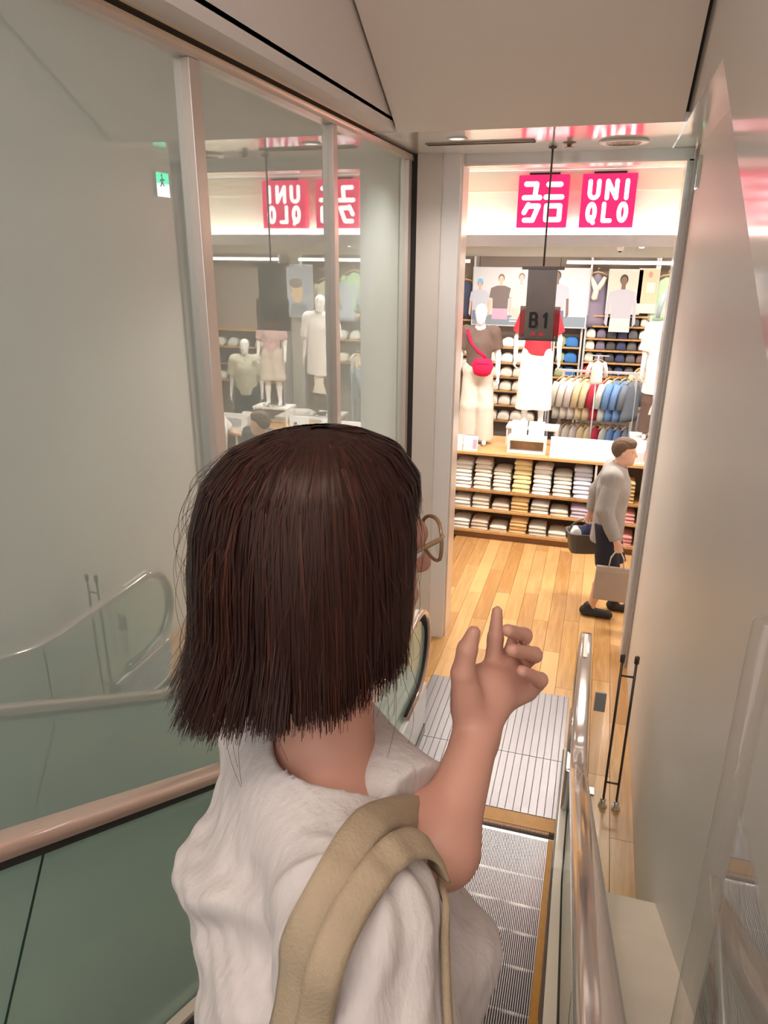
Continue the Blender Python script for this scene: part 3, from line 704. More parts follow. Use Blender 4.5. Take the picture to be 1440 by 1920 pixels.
# ------------------------------------------------------------------ low display with folded shirts
YF = 8.66
M_shirt = {n: cloth('folded '+n, c) for n, c in {
    'white': (.86, .85, .84), 'ivory': (.80, .74, .66), 'beige': (.70, .60, .51), 'tan': (.80, .55, .27), 'yellow': (.86, .70, .38),
    'pale grey': (.70, .70, .66), 'cream': (.78, .74, .65), 'lavender': (.62, .56, .74), 'pale blue': (.66, .70, .86), 'khaki': (.66, .46, .22),
    'pink': (.84, .42, .42), 'green': (.34, .38, .22), 'blue': (.06, .20, .50), 'charcoal': (.09, .085, .10), 'navy': (.06, .07, .14), 'mauve': (.20, .17, .24),
    'brown': (.20, .13, .12), 'dark grey': (.14, .13, .14), 'red': (.55, .04, .07)}.items()}
ds = thing('display_counter', 'long low honey wood display counter full of folded shirts', 'display counter', (0, YF, 0))
M_toe = mat('brown toe kick', (.26, .13, .06), .6)
DX0, DX1 = -2.3, 2.6
for z, th, nm in ((1.12, .035, 'counter_top'), (.635, .03, 'shelf'), (.38, .03, 'shelf'), (.085, .035, 'shelf')):
    bevel(MB().box(DX0, DX1, 0, .95 if nm == 'counter_top' else .55, z, z+th).build(nm, M_shelfwood, ds), .003)
MB().box(DX0, DX1, .05, .08, 0, .085).build('toe_kick', M_toe, ds)
MB().box(DX0, DX1, .55, .58, .0, 1.12).build('back_panel', mat('taupe back panel', (.30, .22, .17), .7), ds)
for x in (DX0, .085, .70, 1.5, DX1-.03): MB().box(x, x+.025, .012, .55, .1, 1.12).build('divider', mat('pale divider', (.72, .68, .64), .5), ds)
def folded_mesh(name, w_, dp, h_, seed):
    r = random.Random(seed); b = MB(); rings = []
    for y, hs, ws in ((0, .35, .97), (.018, .85, 1.0), (.06, 1.0, 1.0), (dp*.7, .97, .99), (dp, .8, .97)):
        pr = []
        for x, z in ((-.5, .12), (-.5, .55), (-.42, .92), (-.15, 1.04), (.18, 1.05), (.43, .9), (.5, .5), (.5, .1), (.3, 0), (-.3, 0)):
            zz = z*h_*hs if z > .3 else z*h_
            pr.append((x*w_*ws+r.uniform(-.003, .003), y, zz+(h_*.18*(1-(2*x)**2) if z > .3 else 0)))
        rings.append(pr)
    return b.loft(rings).mesh(name, True)
FM = [folded_mesh('folded_shirt', .215, .29, .05, i) for i in range(3)]
def put_shirt(x, y, z, col, label, group, me=None, sc=(1, 1, 1), rz=0.0, name='folded_shirt'):
    o = link(name, me or random.choice(FM), M_shirt[col]); o.location = (x, y, z); o.scale = sc; o.rotation_euler = (0, 0, rz)
    return tag(o, label, 'folded shirt', group)
cols = {'top': ['white', 'ivory', 'cream', 'yellow', 'white', 'pale grey', 'pale blue'],
        'middle': ['white', 'ivory', 'beige', 'tan', 'pale grey', 'cream', 'lavender'], 'bottom': ['white', 'beige', 'ivory', 'tan', 'pale grey', 'cream', 'lavender']}
xs = [-1.755+.2465*i for i in range(-1, 7)]
ORD = ['first', 'second', 'third', 'fourth', 'fifth', 'sixth', 'seventh', 'eighth', 'ninth']
for shelf, z0, nl in (('top', .666, 7), ('middle', .411, 3), ('bottom', .121, 3)):
    for i, c in enumerate(cols[shelf]):
        x = -1.52+.2465*i
        n = nl-(i in (2, 5))+(1 if (i == 3 and shelf != 'top') else 0); z = z0
        hl = .046 if shelf != 'top' else .052
        if shelf == 'middle': hl = .05
        if shelf == 'top': hl *= (1.0, 1.05, .95, 1.08, 1.02, .92, 1.0)[i]
        for k_ in range(n):
            sc = random.uniform(.86, 1.10)
            put_shirt(x+random.uniform(-.008, .008), YF+.02+(.012*k_ if shelf == 'top' else 0)+random.uniform(0, .01), z, c,
                      f'folded {c} shirt, {ORD[k_]} up in {ORD[6-i]} stack from the divider, {shelf} display shelf', f'{c} shirts on the {shelf} display shelf', sc=(1, 1, hl/.059*sc), rz=random.uniform(-.04, .04))
            z += hl*sc
for shelf, z0, nl, cc in (('top', .666, 6, (('khaki', .23), ('khaki', .46), ('pink', .84))), ('middle', .411, 3, (('ivory', .23), ('pink', .50), ('pink', .84))), ('bottom', .121, 3, (('khaki', .23), ('pink', .50), ('pink', .84)))):
    for j, (c, x) in enumerate(cc):
        for k_ in range(nl):
            put_shirt(x, YF+.02+random.uniform(0, .01), z0+.047*k_, c, f'folded {c} shirt, {ORD[k_]} up in {ORD[j]} stack past the divider, {shelf} display shelf', f'{c} shirts on the {shelf} shelf by the walking shopper', sc=(.98, 1, .8), rz=random.uniform(-.03, .03))
# signs and stands on the counter
ZC = 1.155
M_card = mat('white card', (.86, .85, .86), .5); M_cardb = mat('pale blue print', (.55, .60, .78), .5); M_pinkp = mat('pink print', (.80, .25, .35), .5)
t = thing('display_stand', 'white open box frame with two cards standing on the counter', 'display stand', (-.76, YF+.10, ZC))
fb = MB(); fb.box(-.235, .235, 0, .16, 0, .03); fb.box(-.235, -.205, 0, .16, .03, .16); fb.box(.205, .235, 0, .16, .03, .16); fb.box(-.235, .235, 0, .16, .16, .21)
bevel(fb.build('box_frame', M_card, t), .004)
MB().box(-.205, .205, .13, .15, .03, .16).build('brown_insert', mat('brown insert', (.40, .22, .10), .6, var=.15, vscale=12), t)
for s in (-1, 1):
    c = MB().prism([(.02, .21), (.03, .21), (.10, .40), (.09, .40)], 'x', s*.105-.095, s*.105+.095).build('card', M_card, t)
    for dx in ((-.02,) if s < 0 else (-.04, .035)): MB().prism([(.045, .285), (.048, .285), (.064, .335), (.061, .335)], 'x', s*.105+dx-.012, s*.105+dx+.012).build('card_print', M_cardb, t)
t = thing('long_sign_board', 'long blank white sign board standing on the counter', 'sign board', (-.10, YF+.04, ZC))
bevel(MB().prism([(0, 0), (.02, 0), (.07, .25), (.05, .25)], 'x', -.37, .38).build('board', M_card, t), .003)
MB().prism([(.0125, .06), (.014, .06), (.016, .07), (.0145, .07)], 'x', .17, .24).build('small_print', mat('grey print', (.5, .5, .55), .5), t)
t = thing('picture_card', 'white framed picture card on the counter beside the walking shopper', 'card', (.60, YF+.05, ZC))
bevel(MB().prism([(0, 0), (.02, 0), (.07, .27), (.05, .27)], 'x', -.14, .14).build('frame', M_card, t), .003)
MB().prism([(.003, .03), (.006, .03), (.050, .24), (.047, .24)], 'x', -.11, .11).build('picture', mat('pale grey print', (.62, .60, .60), .5), t)
MB().prism([(.006, .05), (.008, .05), (.030, .16), (.028, .16)], 'x', .02, .08).build('pink_figure', M_pinkp, t)
MB().prism([(.027, .16), (.030, .16), (.040, .20), (.038, .20)], 'x', .03, .07).build('dark_head', mat('dark print', (.08, .08, .12), .6), t)
for dx, pr in ((-1.64, 0), (-1.45, 1)):
    t = thing('small_placard', 'small white placard with '+('pink top stripe' if pr else 'pink figure')+' on the counter by mannequin', 'placard', (dx, YF+.05, ZC))
    MB().prism([(0, 0), (.015, 0), (.055, .19), (.045, .19)], 'x', -.09, .09).build('board', mat('lilac white card', (.80, .76, .84), .5), t)
    if pr: MB().prism([(.043, .17), (.046, .17), (.048, .195), (.045, .195)], 'x', -.08, .09).build('stripe', M_pinkp, t)
    MB().prism([(.005, .03), (.007, .03), (.035, .14), (.033, .14)], 'x', -.02+.05*pr, .02+.06*pr).build('print', mat('mauve print', (.55, .40, .52), .5), t)
# ------------------------------------------------------------------ mannequins
fz = V(.10, -1, 0)
C_brown = cloth('brown tee', (.16, .11, .095)); C_redtee = cloth('red tee', (.62, .05, .07)); C_off = cloth('off white trousers', (.76, .69, .62)); C_wh = cloth('bright white trousers', (.88, .86, .86))
t, JB = mannequin('white mannequin in brown tee with red crossbody bag', (-1.46, 9.12, ZC+.0), fz, 1.0, ('tee', C_brown, dict(hem=ZC+.90, frac=.72, inf=.018, seed=1.)), ('trousers', C_off, dict(waist=ZC+1.06, hem=ZC+.05, wtop=.10, wbot=.125)))
# crossbody bag
def on_fn(fn, p0, d0, off=0.004):
    p_ = V(*p0); d_ = nrm(d0)
    for _ in range(120):
        v_ = float(fn(p_[None])[0])-off
        p_ = p_+d_*max(v_*.6, -.02)
        if abs(v_) < .0006: break
    return p_
fnB, _b = shirt_fn(JB, hem=ZC+.90, frac=.72, inf=.018, seed=1.)
bag = thing('crossbody_bag', 'bright red crossbody bag worn by brown tee mannequin', 'bag', (-1.38, 8.93, ZC+.98))
bo = V(*bag.location)
M_bag = cloth('bright red nylon', (.78, .02, .09))
rings = []
for a in np.linspace(-1, 1, 9):
    w_ = math.sqrt(max(0, 1-abs(a)**2.6))
    rings.append([(a*.125, -.045*w_*math.cos(q_)-.0, .085+(-.085*w_ if math.sin(q_) < 0 else .06*(w_**.3))*abs(math.sin(q_))) for q_ in np.linspace(0, 2*math.pi, 13)[:-1]])
rings = [[(x_*1.1, y_*1.3, .145+(z_-.145)*1.55) for x_, y_, z_ in r_] for r_ in rings]
bag_o = MB().loft(rings).build('pouch', M_bag, bag, True)
pts = []
for (x, z) in ((-1.36, ZC+1.12), (-1.45, ZC+1.20), (-1.54, ZC+1.30), (-1.59, ZC+1.40), (-1.60, ZC+1.455)):
    q = on_fn(fnB, (x, 8.6, z), (0, 1, 0), .006); pts.append(q-bo)
def ribbon(pts, wid, nrmls, th=.004):
    rings = []
    for i, p in enumerate(pts):
        t_ = nrm(pts[min(i+1, len(pts)-1)]-pts[max(i-1, 0)]); n_ = nrm(nrmls[i]); sd = nrm(np.cross(t_, n_))
        W_ = wid[i] if hasattr(wid, '__len__') else wid
        rings.append([p+sd*W_/2-n_*th, p+sd*W_*.52, p+sd*W_*.3+n_*th, p-sd*W_*.3+n_*th, p-sd*W_*.52, p-sd*W_/2-n_*th])
    return MB().loft(rings)
ribbon(pts, .038, [V(0, -1, .1)]*3+[V(0, -.8, .5), V(0, -.5, .9)]).build('strap', M_bag, bag, True)
MB().box(-.09, .09, -.0605, -.057, .085, .091).build('zip', mat('zip red', (.4, .01, .04), .5), bag)
# red mannequin on its plinth
pl_ = thing('plinth', 'low pale grey plinth under the mannequin in red tee', 'plinth', (-.77, 9.30, ZC))
bevel(MB().box(-.30, .36, -.16, .16, .22, .25).build('top', mat('pale grey metal', (.66, .65, .66), .4), pl_), .003)
for x in (-.28, .34):
    for y in (-.14, .14): MB().box(x-.012, x+.012, y-.012, y+.012, 0, .22).build('leg', mat('pale grey metal', (.66, .65, .66), .4), pl_)
t, JR = mannequin('white mannequin in red tee and wide white trousers', (-.76, 9.30, ZC+.25), fz, .96, ('tee', C_redtee, dict(hem=ZC+.25+.91, frac=.75, inf=.026, sl=(.088, .09), seed=2., flare=.01)), ('trousers', C_wh, dict(waist=ZC+.25+1.02, hem=ZC+.25+.21, wtop=.115, wbot=.135)),
                  elL=(-.03, .27, 1.14), elR=(-.03, -.27, 1.14), wrL=(.06, .28, .90), wrR=(.06, -.28, .90))
# white shirt mannequin by the right jamb
tb = thing('display_table', 'white display table under the mannequin in white shirt', 'table', (.95, 10.12, 0))
bevel(MB().box(-.45, .5, -.33, .33, 1.11, 1.155).build('table_top', mat('white laminate', (.82, .80, .79), .4), tb), .004)
for x in (-.42, .47):
    for y in (-.3, .3): MB().box(x-.02, x+.02, y-.02, y+.02, 0, 1.11).build('leg', mat('white laminate', (.82, .80, .79), .4), tb)
t, JW = mannequin('white mannequin in long white shirt over brown trousers', (.80, 10.12, 1.155), V(-.05, -1, 0), 1.0, ('shirt', C_wh, dict(hem=1.155+.62, frac=.95, inf=.05, sl=(.10, .10), seed=3., flare=.05, amp=.004)), ('trousers', C_brown, dict(waist=2.2, hem=1.24, wtop=.11, wbot=.11)))
garment('underskirt', shirt_fn(JW, hem=1.155+.34, frac=.1, inf=.02, flare=.03, seed=4.), .014, cloth('cream skirt', (.80, .77, .70)), t).location = (-.80, -10.12, -1.155)
# mannequins seen in the glass
tb = thing('riser_table', 'small white riser table on the counter under mannequin legs', 'table', (1.25, 9.38, ZC))
bevel(MB().box(-.27, .27, -.16, .16, .23, .26).build('table_top', M_card, tb), .003)
for x in (-.25, .25):
    for y in (-.14, .14): MB().box(x-.012, x+.012, y-.012, y+.012, 0, .23).build('leg', M_card, tb)
t, _ = mannequin('white mannequin in pink top and beige shorts on riser table', (1.25, 9.38, ZC+.26), V(-.2, -1, 0), .78, ('top', cloth('dusty pink top', (.62, .42, .42)), dict(hem=ZC+.26+.74, frac=.8, inf=.02, seed=5.)), ('shorts', cloth('beige shorts', (.62, .54, .47)), dict(waist=ZC+.26+.80, hem=ZC+.26+.36, wtop=.12, wbot=.14)))
pb = thing('plinth', 'white block plinth under the mannequin in beige shirt', 'plinth', (2.30, 10.6, 0))
bevel(MB().box(-.35, .35, -.3, .3, 0, .42).build('block', mat('white laminate', (.82, .80, .79), .4), pb), .006)
MB().box(-.33, .33, -.28, .28, .42, .425).build('top_sheet', M_card, pb)
mannequin('white mannequin in beige shirt and black shorts on block plinth', (2.30, 10.6, .425), V(-.3, -1, 0), 1.0, ('shirt', cloth('sand shirt', (.62, .60, .48)), dict(hem=.425+.88, frac=.85, inf=.04, sl=(.095, .095), seed=6.)), ('shorts', cloth('black shorts', (.05, .055, .06)), dict(waist=1.5, hem=.425+.50, wtop=.12, wbot=.13)))
# white open sign boards seen in the glass
for x, y, lab, w_ in ((1.05, 8.75, 'white sign board with fine grey print on the counter', .42), (.86, 8.9, 'white card with grey flower picture on the counter', .26)):
    t = thing('counter_sign', lab, 'sign board', (x+.55, y, ZC))
    MB().prism([(0, 0), (.015, 0), (.05, .24), (.04, .24)], 'x', -w_/2, w_/2).build('board', M_card, t)
    MB().prism([(.008, .06), (.010, .06), (.034, .19), (.032, .19)], 'x', -w_*.3, w_*.3).build('print', mat('grey print', (.5, .5, .55), .5), t)
# ------------------------------------------------------------------ back wall bays
YB = 11.75
M_up = mat('pale grey upright', (.62, .60, .62), .4, metal=.2)
M_bay = mat('taupe bay back', (.36, .29, .25), .7)
def B(u, v): q = at_y(u, v, YB); return q[0], q[2]
STK = [folded_mesh('folded_stack', .19, .26, .12, 20+i) for i in range(3)]
def stack(x, z, col, label, group, wsc=1.0, h=1.0):
    return put_shirt(x, YB+.03, z, col, label, group, random.choice(STK), (wsc, 1, h), 0, 'folded_stack')
def bay(x0, x1, shelf_z, label, ztop=None):
    t = thing('wall_shelf', label, 'shelf', ((x0+x1)/2, YB, 0)); W = (x1-x0)/2
    MB().box(-W, W, .33, .35, 0, 3.45).build('back_panel', M_bay, t)
    for s in (-W, W-.03): bevel(MB().box(s, s+.03, -.01, .33, 0, 3.45 if ztop is None else ztop).build('upright', M_up, t), .003)
    for z in shelf_z: bevel(MB().box(-W+.03, W-.03, 0, .33, z-.025, z).build('shelf', M_shelfwood, t), .002)
    return t
xA0 = B(893, 520)[0]; xA1 = B(1095, 600)[0]
zA = [B(950, v)[1] for v in (651, 680, 707, 733, 760)]; zB = [B(1068, v)[1] for v in (651, 681, 708)]
xm = B(1036, 650)[0]
bay(xA0, xm-.005, zA+[zA[-1]-.26], 'wall shelf bay of white folded tees below large poster', 2.45)
bay(xm+.005, xA1, zB+[zB[-1]-.26, zB[-1]-.52], 'wall shelf bay of green and blue folded tees', 2.45)
for r, z in enumerate(zA[:5]+[zA[-1]-.26]):
    for i in range(6):
        x = xA0+.14+i*.205
        if x > xm-.1: break
        stack(x, z, 'white' if r < 2 else 'ivory', ('white' if r < 2 else 'ivory')+f' tee stack, {ORD[i]} from the navy garment bay, {ORD[r]} shelf below the poster', ('white' if r < 2 else 'ivory')+' stacks below the poster', 1, 1.0+.1*(i % 2))
for r, z in enumerate(zB):
    for c, x in (('green', xm+.13), ('blue', xA1-.16)):
        stack(x, z, c, f'stack of {c} folded tees on {ORD[r]} shelf under the poster edge', f'{c} tee stacks in wall bay', .8 if c == 'green' else 1.15, 1.05)
# right bay C
xC0, xC1 = B(1098, 600)[0], B(1222, 600)[0]
zC = [B(1160, v)[1] for v in (592, 612, 636, 658, 681)]; zC.append(zC[-1]-.2); zC.append(zC[-1]-.2)
bay(xC0, xC1, zC, 'tall wall shelf bay of dark folded trousers')
rowc = ['cream', 'mauve', 'charcoal', 'navy', 'dark grey', 'cream']
zS_ = [B(1160, 612)[1], B(1160, 636)[1], B(1160, 658)[1], B(1160, 681)[1], B(1160, 681)[1]-.2]
for r, z in enumerate(zC[1:6]):
    for i, c in enumerate(rowc):
        c2 = 'brown' if (i == 5 and r >= 2) else ('red' if (i == 0 and r == 4) else c)
        stack(xC0+.10+i*(xC1-xC0-.18)/5, z, c2, f'stack of {c2} folded trousers, {ORD[i]} column, {ORD[r]} row of the tall dark bay', f'{c2} stacks in the tall bay', .72, .95)
# far right bay D and far left bay
xD1 = xC1+1.1
bay(xC1+.005, xD1, zC[:1]+zC[1::2], 'wall shelf bay with green blouse hanging above')
for r, z in enumerate(zC[1::2]):
    for i in range(4): stack(xC1+.16+i*.24, z, ('cream', 'pale grey', 'ivory')[r % 3], ('cream', 'pale grey', 'ivory')[r % 3]+f' knit stack, {ORD[i]} from the dark trousers, {ORD[r]} shelf below green blouse', 'knit stacks below the green top')
bay(xA0-.95, xA0-.01, [2.50, 2.22, 1.95, 1.7], 'wall shelf bay with navy garment left of the poster')
for r, z in enumerate([2.22, 1.95, 1.7]):
    for i in range(3): stack(xA0-.14-i*.24, z, 'cream', f'cream tee stack, {ORD[i]} from the poster, {ORD[r]} shelf under the navy jacket', 'cream stacks under navy garment', 1, 1.2)
bay(2.15, 3.9, [2.2, 1.9, 1.6, 1.3], 'wall shelf bay behind mannequin in beige shirt')
for r, z in enumerate([1.9, 1.6, 1.3]):
    for i in range(6): stack(2.35+i*.27, z, ('pale grey', 'ivory', 'charcoal')[(i+r) % 3], ('pale grey', 'ivory', 'charcoal')[(i+r) % 3]+f' folded stack, {ORD[i]} column, {ORD[r]} row behind mannequin in beige shirt', 'stacks behind the beige mannequin')
# glowing strips above the bays
M_strip_l = mat('warm strip light', (1, 1, 1), .5, emit=(1, .92, .72), estr=5)
for a, b, lab in ((xC0-.35, xD1, 'long warm strip light above the dark trousers bay'), (xA0-.95, xA0-.1, 'short warm strip light above the navy garment'), (2.15, 3.9, 'warm strip light above the bay behind beige mannequin')):
    z_ = B(1170, 493)[1]
    t = thing('strip_light', lab, 'light', ((a+b)/2, YB+.0, z_-.02))
    MB().box(-(b-a)/2, (b-a)/2, -.07, -.04, 0, .04).build('diffuser', M_strip_l, t)
    MB().box(-(b-a)/2, (b-a)/2, -.04, -.012, .0, .05).build('housing', M_up, t)
# ------------------------------------------------------------------ posters (flat prints)
def poster(label, x0, x1, z0, z1, y, bgc, frame=.02):
    t = thing('poster', label, 'poster', ((x0+x1)/2, y, z0))
    bevel(MB().box((x0-x1)/2, (x1-x0)/2, 0, .03, 0, z1-z0).build('board', mat('poster edge grey', (.60, .60, .64), .4), t), .003)
    MB().box((x0-x1)/2+frame, (x1-x0)/2-frame, -.002, 0, frame, z1-z0-frame).build('print_ground', bgc, t)
    return t
def pm(c): return mat('print %.2f %.2f %.2f' % c, c, .55)
_pl = [0]
def flat(t, poly, col, nm='print'):
    _pl[0] += 1; y = -.0024-.00006*(_pl[0] % 40)
    return MB().prism(poly, 'y', y, y-.0003).build(nm, pm(col), t)
def oval(cx, cz, rx, rz, n=14): return [(cx+rx*math.cos(2*math.pi*i/n), cz+rz*math.sin(2*math.pi*i/n)) for i in range(n)]
def bust(t, cx, zt, s, skin, hair, top, arms=True, cap_=None, bottom=None, long_sleeve=False):
    """printed half figure: cx centre, zt top of head"""
    flat(t, oval(cx, zt-.055*s, .047*s, .06*s), hair, 'print_hair'); flat(t, oval(cx, zt-.075*s, .036*s, .055*s), skin, 'print_face')
    flat(t, [(cx-.022*s, zt-.11*s), (cx+.022*s, zt-.11*s), (cx+.026*s, zt-.18*s), (cx-.026*s, zt-.18*s)], skin, 'print_neck')
    if arms:
        for g in (-1, 1): flat(t, [(cx+g*.13*s, zt-.30*s), (cx+g*.165*s, zt-.30*s), (cx+g*.18*s, zt-.56*s), (cx+g*.145*s, zt-.60*s)], top if long_sleeve else skin, 'print_arm')
    flat(t, [(cx-.06*s, zt-.165*s), (cx+.06*s, zt-.165*s), (cx+.15*s, zt-.20*s), (cx+.175*s, zt-.34*s), (cx+.12*s, zt-.35*s), (cx+.115*s, zt-.50*s), (cx-.115*s, zt-.50*s), (cx-.12*s, zt-.35*s), (cx-.175*s, zt-.34*s), (cx-.15*s, zt-.20*s)], top, 'print_top')
    if cap_: flat(t, [(cx-.05*s, zt-.05*s), (cx+.05*s, zt-.05*s), (cx+.045*s, zt+.005*s), (cx, zt+.02*s), (cx-.045*s, zt+.005*s)], cap_, 'print_cap')
    if bottom: flat(t, [(cx-.115*s, zt-.50*s), (cx+.115*s, zt-.50*s), (cx+.12*s, zt-.66*s), (cx-.12*s, zt-.66*s)], bottom, 'print_bottom')
x0, z1 = B(889, 500); x1, z0 = B(1098, 616)
po = poster('wide pale poster with four young people above the tee shelves', x0, x1, z0, z1, YB-.055, pm((.62, .64, .68)))
W = (x1-x0)/2; Hh = z1-z0
def pc(u, v): a, b = B(u, v); return a-(x0+x1)/2, b-z0
flat(po, [(-W+.02, .02), (W-.02, .02), (W-.02, .17), (-W+.02, .17)], (.24, .30, .36), 'print_band')
flat(po, [(-W*.32, .07), (W*.0, .07), (W*.0, .09), (-W*.32, .09)], (.7, .74, .78), 'print_text'); flat(po, [(-W*.32, .11), (-W*.05, .11), (-W*.05, .13), (-W*.32, .13)], (.7, .74, .78), 'print_text')
cx, zt = pc(902, 524); bust(po, cx, zt, .92, (.66, .45, .38), (.22, .13, .11), (.52, .55, .66), cap_=(.20, .50, .78), bottom=(.20, .22, .34))
cx, zt = pc(942, 514); bust(po, cx, zt, 1.02, (.74, .52, .40), (.22, .14, .10), (.20, .16, .155), bottom=(.62, .38, .52))
cx, zt = pc(980, 512); bust(po, cx, zt, 1.02, (.70, .50, .44), (.30, .22, .20), (.70, .66, .62), bottom=(.6, .55, .5))
cx, zt = pc(1047, 508); bust(po, cx, zt, 1.15, (.22, .15, .12), (.08, .06, .06), (.52, .50, .58), bottom=(.16, .19, .28))
xa, za = B(1143, 504); xb, zb = B(1198, 590)
p2 = poster('cream poster of a man in grey jacket above dark trousers bay', xa, xb, zb, za, YB-.045, pm((.60, .56, .49)), .01)
bust(p2, -.02, (za-zb)-.08, 1.25, (.20, .12, .09), (.05, .04, .04), (.46, .45, .52), bottom=(.72, .68, .60), long_sleeve=True)
xa2, za2 = B(1199, 503); xb2, zb2 = B(1228, 588)
p3 = poster('peach coloured poster panel beside man in grey jacket', xa2, xb2, zb2, za2, YB-.045, pm((.80, .52, .36)), .008)
flat(p3, oval(.02, .55, .03, .045), (.55, .30, .22), 'print_face'); flat(p3, [(-.02, .30), (.10, .30), (.10, .44), (-.02, .44)], (.80, .68, .58), 'print_card')
flat(p3, [(-(xb2-xa2)/2+.01, .01), ((xb2-xa2)/2-.01, .01), ((xb2-xa2)/2-.01, .14), (-(xb2-xa2)/2+.01, .14)], (.82, .68, .58), 'print_band')
p4_ = poster('dark blue poster with a portrait behind white mannequin', 1.55, 2.02, 2.45, 3.30, YB-.04, pm((.42, .45, .52)), .01)
flat(p4_, oval(.05, .40, .11, .17), (.72, .54, .36), 'print_face'); flat(p4_, oval(.07, .55, .12, .08), (.30, .26, .24), 'print_hair'); flat(p4_, [(-.15, .02), (.2, .02), (.16, .22), (-.1, .22)], (.30, .32, .36), 'print_top')
# ------------------------------------------------------------------ hanging garments
M_hang = mat('blond wooden hanger', (.66, .40, .18), .45)
M_chrome = mat('hook chrome', (.8, .8, .8), .15, metal=1)
def hang_mesh(L, w0, w1, th, fr, seed):
    r = random.Random(seed); rings = []
    for i in range(8):
        t_ = i/7; z = -t_*L; wd = w0*.18+(w0-w0*.18)*min(1, t_*6) if t_ < .17 else w0+(w1-w0)*t_
        tt = th*(.35+.65*min(1, t_*4)); ring = []
        for k_ in range(14):
            a = 2*math.pi*k_/14; fo = 1+.16*math.sin(fr*a+seed)*t_
            ring.append((wd*math.cos(a)*(1 if t_ < .3 else 1), tt*math.sin(a)*fo, z))
        rings.append(ring)
    return MB().loft(rings).mesh('fabric', True)
GB = hang_mesh(.62, .20, .23, .055, 5, 1.0); GP = hang_mesh(.62, .15, .17, .045, 4, 2.2); GD = hang_mesh(.95, .17, .26, .06, 6, .4)
sb = MB(); sb.tube([(.17, 0, -.05), (.23, .01, -.2), (.26, .02, -.42)], [.05, .055, .058], 8); SLV = sb.mesh('sleeve', True)
sb = MB(); sb.tube([(-.17, 0, -.05), (-.23, .01, -.2), (-.26, .02, -.42)], [.05, .055, .058], 8); SLV2 = sb.mesh('sleeve', True)
hb = MB(); hb.tube([(-.18, 0, -.03), (-.08, 0, .02), (0, 0, .035), (.08, 0, .02), (.18, 0, -.03)], [.009, .012, .014, .012, .009], 6); HNG = hb.mesh('hanger', True)
hb = MB(); hb.tube([(0, 0, .03), (0, 0, .09), (.012, 0, .105), (.024, 0, .095), (.024, 0, .083)], .003, 5); HOOK = hb.mesh('hook', True)
def hanging(name, label, cat, x, y, z, rz, m_, body=None, sleeves=True, group=None, sc=1.0):
    t = thing(name, label, cat, (x, y, z), rz, group); t.scale = (sc, sc, sc)
    link('fabric', body or GB, m_, t)
    if sleeves: link('sleeve', SLV, m_, t); link('sleeve', SLV2, m_, t)
    h_ = link('hanger', HNG, M_hang, t); link('hook', HOOK, M_chrome, h_)
    return t
YR = 10.75
xr0 = at_y(1046, 698, YR)[0]; xr1 = at_y(1206, 698, YR)[0]; zr = at_y(1125, 697, YR)[2]
rk = thing('clothes_rack', 'pale grey metal clothes rack with jackets on wooden hangers', 'clothes rack', ((xr0+xr1)/2, YR, 0))
hw = (xr1-xr0)/2
bevel(MB().box(-hw, hw, -.015, .015, zr-.02, zr+.015).build('bar', M_up, rk), .003)
for s in (-1, 1):
    MB().box(s*(hw-.08)-.02, s*(hw-.08)+.02, -.015, .015, .03, zr-.02).build('post', M_up, rk)
    MB().box(s*(hw-.08)-.025, s*(hw-.08)+.025, -.28, .28, 0, .03).build('foot', M_up, rk)
MB().box(-hw+.1, hw-.1, -.012, .012, 1.22, 1.245).build('lower_bar', M_up, rk)
gcol = [('ivory grey', (.68, .64, .58)), ('cream', (.80, .74, .68)), ('pale pink', (.76, .68, .67)), ('butter yellow', (.80, .66, .42)), ('straw yellow', (.80, .68, .46)), ('crimson red', (.56, .05, .09)), ('mint grey', (.66, .70, .66)), ('sky blue', (.18, .32, .60)), ('denim blue', (.20, .34, .62)), ('slate grey', (.20, .23, .28))]
for i, (n, c) in enumerate(gcol):
    x = xr0+.10+i*(2*hw-.2)/9.2
    hanging('hanging_jacket', f'{n} jacket on a wooden hanger on the rack', 'jacket', x, YR, zr-.11, math.radians(55), cloth('jacket '+n, c), GB, True, 'jackets on the rack', .92)
    hanging('hanging_trousers', f'{n} trousers hung below the jackets on the rack', 'trousers', x, YR+.02, 1.13, math.radians(55), cloth('jacket '+n, c), GP, False, 'trousers on the lower bar', .8)
q = at_y(1120, 690, 10.35)
sr = thing('hanger_stand', 'slim stand holding one white blouse before the rack', 'stand', (q[0], 10.35, 0))
MB().tube([(0, .04, 0), (0, .04, q[2]+.16)], .01, 8).build('pole', M_up, sr, True); MB().tube([(-.14, .04, q[2]+.16), (.14, .04, q[2]+.16)], .008, 8).build('arm', M_up, sr, True)
MB().lathe([(.15, 0), (.15, .012), (.02, .016)], 20, (0, .04, 0)).build('base', M_up, sr, True)
hanging('hanging_blouse', 'white blouse on a wooden hanger in front of the rack', 'blouse', q[0], 10.35, q[2]+.10, math.radians(20), C_wh, GP, True, None, .52)
q = B(1122, 507)
hanging('hanging_dress', 'mauve dress with cream scarf hung above the dark trousers', 'dress', q[0], YB+.05, q[1]-.05, .2, cloth('mauve dress', (.26, .22, .30)), GD, False, None, .82)
sc_ = thing('scarf', 'cream scarf draped over the hanging mauve dress', 'scarf', (q[0], YB-.02, q[1]-.40))
MB().tube([(-.10, .04, .30), (-.04, .0, .2), (0, -.01, .12), (-.02, -.015, 0), (-.04, -.01, -.02)], [.03, .04, .045, .05, .03], 8).build('tail', cloth('cream scarf', (.76, .72, .62)), sc_, True)
MB().tube([(.11, .04, .30), (.06, .0, .2), (.02, -.01, .13)], [.03, .04, .04], 8).build('loop', cloth('cream scarf', (.76, .72, .62)), sc_, True)
